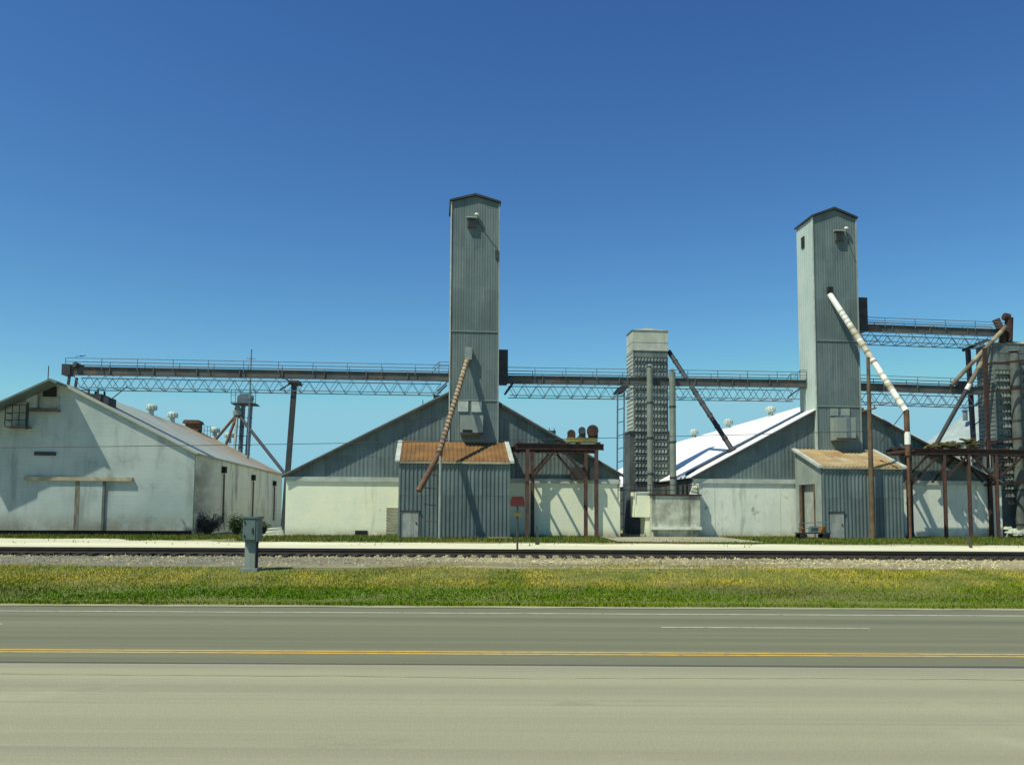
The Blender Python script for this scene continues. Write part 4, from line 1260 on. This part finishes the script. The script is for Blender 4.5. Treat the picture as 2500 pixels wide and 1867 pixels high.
# ------------------------------------------------------------------ concrete bunker between the warehouses
VB_ = -1.3
a, b = F(1591, 1200, VB_), F(1709, 1200, VB_)
zt_ = F(1640, 1206, VB_).z
BK = thing('concrete_bunker', ((a.x + b.x) / 2, VB_, 0), 'low dirty concrete bunker with rusty rim below the grey dryer', 'bunker')
m = MB().box(a.x, b.x, VB_, VB_ + .3, .55, zt_ - .12).box(a.x, a.x + .3, VB_ + .302, 1.9, 0, zt_ - .12).box(b.x - .3, b.x, VB_ + .302, 1.2, 0, zt_ - .12)
m.box(a.x + .1, b.x - .1, VB_ + .12, VB_ + .32, 0, .548)
part('walls', m, 'bunker', BK)
part('ledge', MB().box(a.x - .05, b.x + .05, VB_ - .22, VB_ - .002, .58, .78), 'white_wall2', BK)
part('rim', MB().box(a.x - .1, b.x + .1, VB_ - .1, VB_ + .5, zt_ - .118, zt_), 'rust', BK)
l0, l1 = F(1553, 1197, VB_ + .6), F(1585, 1262, VB_ + .6)
part('side_block', MB().box(l0.x, a.x - .002, VB_ + .6, VB_ + 2.4, l1.z, l0.z - .1).box(l0.x + .7, a.x - .003, VB_ + .7, VB_ + 2.2, 0, l1.z - .002), 'white_wall', BK)
c0, c1 = F(1684, 1183, VB_ + .6), F(1708, 1215, VB_ + .6)
part('corner_block', MB().hexa([(c0.x, VB_ + .51, zt_ + .002), (c1.x, VB_ + .55, zt_ + .002), (c1.x - .1, VB_ + 1.1, zt_ + .002), (c0.x + .1, VB_ + 1.1, zt_ + .002), (c0.x + .25, VB_ + .6, c0.z - .1), (c1.x - .05, VB_ + .65, c0.z + .1), (c1.x - .15, VB_ + 1.0, c0.z + .05), (c0.x + .3, VB_ + 1.0, c0.z - .15)]), 'white_wall', BK)
m = MB()
for zz in (.3, .7):
    m.bar((l0.x - 1.4, VB_ + .5, zt_ + zz), (b.x, VB_ + .5, zt_ + zz), .05)
for k in range(6):
    x = l0.x - 1.4 + (b.x - l0.x + 1.4) * k / 5
    m.bar((x, VB_ + .5, zt_ - .4), (x, VB_ + .5, zt_ + .72), .05)
part('guard_rail', m, 'rust', BK)

# ------------------------------------------------------------------ rusty gantries
def gantry(label, pxs, vrow, py_beam, px0, px1, mat, braces, beam_h=.44, pw=.125):
    zb = F((px0 + px1) / 2, py_beam, vrow[0]).z
    a, b = F(px0, py_beam, vrow[0]).x, F(px1, py_beam, vrow[0]).x
    Gt = thing('steel_gantry', ((a + b) / 2, vrow[0], 0), label, 'gantry', 'rusty truck gantries')
    for vv in vrow:
        m = MB()
        m.box(a, b, vv - .12, vv + .12, zb + beam_h / 2 - .05, zb + beam_h / 2).box(a, b, vv - .12, vv + .12, zb - beam_h / 2, zb - beam_h / 2 + .05).box(a + .01, b - .01, vv - .02, vv + .02, zb - beam_h / 2 + .05, zb + beam_h / 2 - .05)
        part('beam', m, 'rust', Gt)
        for px in pxs[vrow.index(vv)]:
            x = F(px, 1200, vv).x
            m = MB()
            m.box(x - pw, x + pw, vv - pw, vv - pw + .03, 0, zb - beam_h / 2).box(x - pw, x + pw, vv + pw - .03, vv + pw, 0, zb - beam_h / 2).box(x - .02, x + .02, vv - pw + .03, vv + pw - .03, 0, zb - beam_h / 2)
            m.box(x - .3, x + .3, vv - .3, vv + .3, -.02, .06)
            part('post', m, mat, Gt)
    for p, q in braces:
        P, Q = F(*p, vrow[0]), F(*q, vrow[0])
        for vv in vrow:
            part('brace', MB().bar((P.x, vv, P.z), (Q.x, vv, Q.z), .12, .16), 'rust', Gt)
    n = 5
    for k in range(n):
        x = a + .3 + (b - a - .6) * k / (n - 1)
        part('cross_beam', MB().bar((x, vrow[0], zb + beam_h / 2 + .07), (x, vrow[-1], zb + beam_h / 2 + .07), .14), 'rust', Gt)
    return Gt, a, b, zb + beam_h / 2 + .14
G1, g1a, g1b, g1z = gantry('shorter rusty steel gantry beside the orange roofed shed, with motors on top', ((1287, 1456), (1300, 1430)), (-4.2, -.75), 1090, 1258, 1474, 'rust_red', [((1300, 1165), (1356, 1100)), ((1432, 1165), (1376, 1100))])
q = F(1436, 1160, -.7)
part('control_panel', MB().box(q.x - 1.3, q.x + .5, -.74, -.5, q.z - .35, q.z + .6), 'steel_dark', G1)
a, b = F(1385, 1078, -3.5), F(1456, 1078, -3.5)
BL = thing('blower_set', ((a.x + b.x) / 2, -3.5, g1z), 'three old motors on a mossy plank atop the shorter gantry', 'machinery')
part('plank', MB().box(a.x, b.x, -4.0, -2.9, g1z, g1z + .32), 'yellow_plank', BL)
for px, r, h in ((1396, .30, .5), (1422, .26, .95), (1448, .42, .95)):
    c = F(px, 1070, -3.5)
    m = MB().tube((c.x - .1, -3.9, g1z + .32 + h * .55), (c.x + .05, -3.0, g1z + .32 + h * .55), r, n=14).box(c.x - r * .7, c.x + r * .7, -3.8, -3.1, g1z + .321, g1z + .32 + h * .4)
    m.tube((c.x - .35, -3.6, g1z + .33), (c.x + .1, -3.6, g1z + .33 + h * .6), .06, n=6)
    part('motor', m, 'rust' if px != 1422 else 'steel_dark', BL, smooth=True)
G2, g2a, g2b, g2z = gantry('longer rusty gantry with red posts in front of the striped shaded wall', ((2307, 2367, 2434, 2540), ()), (-2.2, -.6), 1103, 2190, 2560, 'rust_red',
                           [((2225, 1182), (2290, 1112)), ((2305, 1175), (2362, 1112)), ((2432, 1175), (2376, 1112)), ((2440, 1165), (2500, 1112))], pw=.105)
o0, o1 = F(2168, 1106, -2.2), F(2232, 1098, -2.2)
part('orange_beam', MB().bar(o0, o1, .2, .2), 'rust_red', G2)
a, b = F(2215, 1170, -2.2), F(2226, 1170, -2.2)
part('post', MB().box(a.x, b.x, -2.3, -2.0, 0, g2z - .6), 'rust', G2)
# heap of mossy sheets on top of it
a, b = F(2262, 1090, -1.6), F(2384, 1080, -1.6)
m = MB()
rnd = random.Random(4)
for k in range(46):
    t = rnd.random() ** .7
    x = a.x + (b.x - a.x) * t
    h = .05 + t * .75
    z = g2z + rnd.uniform(0, h)
    an = rnd.uniform(-.35, .5)
    L2 = rnd.uniform(.4, 1.1)
    m.bar((x - L2 * math.cos(an) / 2, rnd.uniform(-2.1, -.9), z - L2 * math.sin(an) * .3), (x + L2 * math.cos(an) / 2, rnd.uniform(-2.1, -.9), z + L2 * math.sin(an) * .5), rnd.uniform(.1, .35), rnd.uniform(.03, .12))
solo('scrap_heap', m, 'moss', ((a.x + b.x) / 2, -1.6, g2z), 'heap of mossy brown scrap lying on the longer rusty gantry', 'scrap')
# white sacks / fittings under the beam
for px, py in ((2378, 1124), (2418, 1147)):
    q = F(px, py, -1.2)
    part('insulator', MB().lathe((q.x, -1.2, q.z - .15), [(.05, 0), (.2, .05), (.22, .2), (.1, .32)], 10).bar((q.x, -1.2, q.z + .1), (q.x, -1.2, g2z - .2), .04), 'trim_pale', G2, smooth=True)

# ------------------------------------------------------------------ power pole and wire
PV = -5.3
pb2 = F(2131, 1322, PV)
pt = F(2119, 872, PV)
PP = thing('utility_pole', (pb2.x, PV, 0), 'tall brown wooden utility pole in front of the pale roofed shed', 'utility pole')
part('shaft', MB().tube((pb2.x, PV, 0), (pt.x, PV, pt.z), .21, .12, n=14), 'brown_wood', PP, smooth=True)
q = F(2123, 1000, PV)
part('crossarm', MB().bar((q.x - .05, PV - 1, q.z), (q.x - .05, PV + 1, q.z), .1).tube((q.x - .05, PV - .8, q.z), (q.x - .05, PV - .8, q.z + .25), .05, n=8).tube((q.x - .05, PV + .8, q.z), (q.x - .05, PV + .8, q.z + .25), .05, n=8), 'brown_wood', PP)
m = MB()
A_ = F(-500, 1096, PV)
B_ = Vector((q.x, PV, F(2123, 1052, PV).z))
prev = None
for k in range(33):
    t = k / 32
    p = A_.lerp(B_, t) - Vector((0, 0, .45 * 4 * t * (1 - t) * .5))
    if prev is not None: m.tube(prev, p, .022, n=5)
    prev = p
solo('power_wire', m, 'steel_dark', (B_.x, B_.y, B_.z), 'thin dark overhead wire crossing in front of the warehouses', 'wire')

# ------------------------------------------------------------------ roadside and yard things
p = G(612, 1388, -0.12)
UB = thing('signal_cabinet', (p.x, p.y, p.z), 'blue grey metal cabinet on a pedestal beside the railway track', 'cabinet', frame='w')
ww = .29
m = MB().box(p.x - ww + .08, p.x + ww - .02, p.y - .3, p.y + .3, p.z + .92, p.z + 1.68).box(p.x - ww + .04, p.x + ww + .02, p.y - .34, p.y + .34, p.z + 1.681, p.z + 1.74)
bx = part('box', m, 'box_blue', UB)
part('door', MB().box(p.x - ww + .14, p.x + ww - .08, p.y - .325, p.y - .301, p.z + .98, p.z + 1.62), 'box_blue', bx)
part('latch', MB().box(p.x + .1, p.x + .14, p.y - .36, p.y - .326, p.z + 1.2, p.z + 1.36), 'steel_dark', bx)
for zz in (1.05, 1.5):
    part('hinge', MB().tube((p.x - ww + .15, p.y - .34, p.z + zz), (p.x - ww + .15, p.y - .34, p.z + zz + .09), .018, n=8), 'steel_dark', bx)
part('conduit', MB().tube((p.x + .22, p.y - .05, p.z - .1), (p.x + .22, p.y - .05, p.z + .919), .035, n=8), 'steel_dark', UB)
part('pedestal', MB().box(p.x - .17, p.x + .17, p.y - .15, p.y + .15, p.z - .1, p.z + .919).box(p.x - .28, p.x + .28, p.y - .25, p.y + .25, p.z - .12, p.z + .03), 'tin_pale', UB)

p = G(1263, 1341, 0.0)
RM = thing('track_marker', (p.x, p.y, 0), 'dull red marker plate on a dark post beyond the railway track', 'marker sign', frame='w')
part('post', MB().tube((p.x, p.y, 0), (p.x, p.y, 2.5), .05, n=8), 'steel_dark', RM)
m = MB().prism([(p.x - .34, 2.1), (p.x + .34, 2.1), (p.x + .36, 2.3), (p.x + .28, 2.58), (p.x - .28, 2.58), (p.x - .36, 2.3)], p.y - .07, p.y - .052)
part('red_plate', m, 'red', RM)
part('yellow_plate', MB().box(p.x - .2, p.x + .2, p.y - .07, p.y - .052, 1.6, 1.78), 'yellow', RM)
p2 = G(1312, 1330, 0.0)
m = MB().bar((p2.x, p2.y, 0), (p2.x - .02, p2.y, 1.05), .1, .12).box(p2.x - .12, p2.x + .12, p2.y - .1, p2.y + .1, 0, .16)
solo('short_post', m, 'steel_dark', (p2.x, p2.y, 0), 'short dark post in the yard grass near the red marker', 'post', frame='w')
p3 = G(2372, 1338, 0.0)
m = MB().tube((p3.x, p3.y, -.05), (p3.x - .22, p3.y + .1, .75), .09, .07, n=8)
solo('leaning_stump', m, 'twig', (p3.x, p3.y, 0), 'leaning dark stump in the grass below the longer gantry', 'stump', frame='w')

# dumped concrete block at the corner of the cream wall
a, b = F(650, 1297, -.6), F(694, 1313, -.6)
def slab(name, x0, x1, v0, v1, z0, z1, label, mat='white_wall2', tw=.06):
    m = MB().hexa([(x0, v0, z0), (x1, v0 + tw, z0), (x1 - tw, v1, z0), (x0 + tw, v1, z0), (x0 + tw, v0 + .04, z1 - tw), (x1 - .05, v0 + .05, z1), (x1 - .1, v1 - .05, z1), (x0 + .1, v1 - .08, z1 - tw)])
    return solo(name, m, mat, ((x0 + x1) / 2, v0, z0), label, 'concrete slab', 'dumped concrete slabs')
slab('concrete_slab', a.x - .2, b.x + .1, -1.4, -.3, 0, .22, 'lowest of the white concrete slabs dumped at the cream wall corner')
slab('concrete_slab', a.x + .05, b.x, -1.2, -.4, .22, .46, 'middle white slab in the stack at the cream wall corner')
slab('concrete_slab', a.x + .15, b.x - .1, -1.15, -.5, .46, .66, 'topmost white slab in the stack at the cream wall corner')

# shrubs
def shrub(c, rx, ry, h, n, mat, label, seed, leaf=.09, twigs=14):
    rnd = random.Random(seed)
    T = thing('shrub', c, label, 'shrub', 'shrubs along the stained side wall')
    m = MB()
    tips = []
    for k in range(twigs):
        an, rr = rnd.uniform(0, 6.3), rnd.uniform(.2, .95)
        tip = Vector((c[0] + rx * rr * math.cos(an), c[1] + ry * rr * math.sin(an), c[2] + h * rnd.uniform(.45, 1)))
        b = Vector((c[0] + rnd.uniform(-.15, .15), c[1] + rnd.uniform(-.15, .15), c[2]))
        md = b.lerp(tip, .5) + Vector((rnd.uniform(-.12, .12), rnd.uniform(-.12, .12), .1))
        m.tube(b, md, .025, .018, n=5).tube(md, tip, .018, .006, n=5)
        tips += [md, tip, md.lerp(tip, .5)]
    part('stem', m, 'twig', T)
    m = MB()
    for k in range(n):
        q = rnd.choice(tips) + Vector((rnd.gauss(0, .16) * rx, rnd.gauss(0, .16) * ry, rnd.gauss(0, .13) * h))
        q.z = max(q.z, c[2] + .05)
        d = Vector((rnd.gauss(0, 1), rnd.gauss(0, 1), rnd.gauss(0, .7))).normalized() * leaf * rnd.uniform(.6, 1.4)
        e = d.orthogonal().normalized() * leaf * .45
        m.add([q - d, q + e, q + d, q - e], [(0, 1, 2, 3)])
    part('foliage', m, mat, T)
q = F(507, 1300, 1.5)
shrub((q.x, 1.5, 0), 1.3, .9, 1.5, 2200, 'twig', 'grey brown bare shrub at the boarded wall corner', 21, .075, 40)
q = F(576, 1300, 1.0)
shrub((q.x, 1.0, 0), .75, .7, 1.35, 1500, 'leaf', 'dark green shrub between the bare shrub and the cabinet', 22)
q = F(640, 1300, .4)
shrub((q.x, .4, 0), .55, .5, .85, 800, 'leaf', 'small low green shrub beside the dumped concrete slabs', 23)
q = F(2450, 1306, -1)
shrub((q.x, -2.6, 0), .9, .5, .6, 900, 'leaf', 'low weedy shrub at the foot of the dark dryer', 24)

# things by the open doorway of the right shed
q = F(1983, 1316, -6.0)
CT = thing('handcart', (q.x, -6.0, 0), 'low steel cart in front of the open shed doorway', 'cart')
part('deck', MB().box(q.x - 1.1, q.x + 1.2, -6.4, -5.6, .42, .5), 'steel_dark', CT)
part('push_rail', MB().bar((q.x - 1.1, -6.4, 1.15), (q.x + 1.25, -6.4, 1.25), .05).bar((q.x - 1.08, -6.4, .5), (q.x - 1.08, -6.4, 1.15), .05).bar((q.x + 1.18, -6.4, .5), (q.x + 1.2, -6.4, 1.24), .05).bar((q.x - 1.1, -6.4, .8), (q.x + .4, -6.4, .85), .04), 'steel_blue', CT)
for dx in (-.8, .85):
    for va, vb in ((-6.5, -6.36), (-5.7, -5.56)):
        part('wheel', MB().tube((q.x + dx, va, .24), (q.x + dx, vb, .24), .24, n=16), 'black', CT, smooth=True)
def bucket(x, v, z, r, h, label):
    m = MB().lathe((x, v, z), [(r * .8, 0), (r, h), (r * 1.08, h + .01), (r * 1.08, h + .05), (r * .9, h + .05), (r * .75, .05)], 14)
    solo('bucket', m, 'orange', (x, v, z), label, 'bucket', 'orange buckets by the shed doorway', smooth=True)
bucket(q.x + .75, -6.0, .5, .26, .38, 'larger faded orange bucket at the end of the low cart')
bucket(q.x - .75, -5.9, .5, .17, .3, 'smaller orange bucket on the doorway end of the low cart')
m = MB().box(q.x - .15, q.x + .35, -6.25, -5.75, .501, .85).box(q.x - .1, q.x + .3, -6.2, -5.8, .851, .95)
solo('tool_chest', m, 'box_blue', (q.x + .1, -6, .5), 'blue grey chest standing between two buckets on the cart', 'chest')
# pale rubble at the right edge
q = F(2490, 1282, -2.6)
m = MB()
rnd = random.Random(9)
for k in range(12):
    x, v, z = q.x + rnd.uniform(-.9, 1.3), -2.4 + rnd.uniform(-.5, .5), rnd.uniform(.0, .9)
    s = rnd.uniform(.2, .45)
    m.hexa([(x - s, v - s, z - s * .5), (x + s, v - s * .8, z - s * .4), (x + s * .9, v + s, z - s * .5), (x - s, v + s * .8, z - s * .4), (x - s * .7, v - s * .6, z + s * .4), (x + s * .6, v - s * .7, z + s * .5), (x + s * .7, v + s * .7, z + s * .3), (x - s * .6, v + s * .6, z + s * .5)])
solo('rubble_pile', m, 'bunker', (q.x, -2.4, 0), 'pile of pale broken concrete at the foot of the dark dryer', 'rubble')
# steps / pallet by the cream wall shed
q = F(1220, 1312, -6.5)
m = MB()
for k in range(3):
    m.box(q.x - .8, q.x + .8, -7.0 + k * .4, -6.9 + k * .4, 0, .1)
for k in range(6):
    m.box(q.x - .8 + k * .29, q.x - .62 + k * .29, -7.05, -6.05, .102, .13)
solo('pallet', m, 'tan_wood', (q.x, -6.5, 0), 'grey timber pallet lying in front of the orange roofed shed', 'pallet')
# bird over the longest conveyor
q = F(197, 869, -4)
m = MB()
m.lathe((q.x, -4, q.z - .02), [(.01, -.02), (.05, 0), (.05, .05), (.01, .07)], 8)
m.add([(q.x, -4.05, q.z), (q.x + .35, -4.1, q.z + .05), (q.x + .42, -4, q.z + .04), (q.x + .05, -3.9, q.z)], [(0, 1, 2, 3)])
m.add([(q.x, -4.05, q.z), (q.x - .30, -4.1, q.z - .05), (q.x - .36, -4, q.z - .08), (q.x - .05, -3.9, q.z)], [(3, 2, 1, 0)])
m.add([(q.x - .02, -3.98, q.z + .01), (q.x + .1, -3.75, q.z), (q.x - .1, -3.75, q.z)], [(0, 1, 2)])
solo('bird', m, 'bird', (q.x, -4, q.z), 'tiny dark bird gliding above the longest conveyor end', 'bird')

for o in bpy.data.objects:
    if '_b' in o: del o['_b']
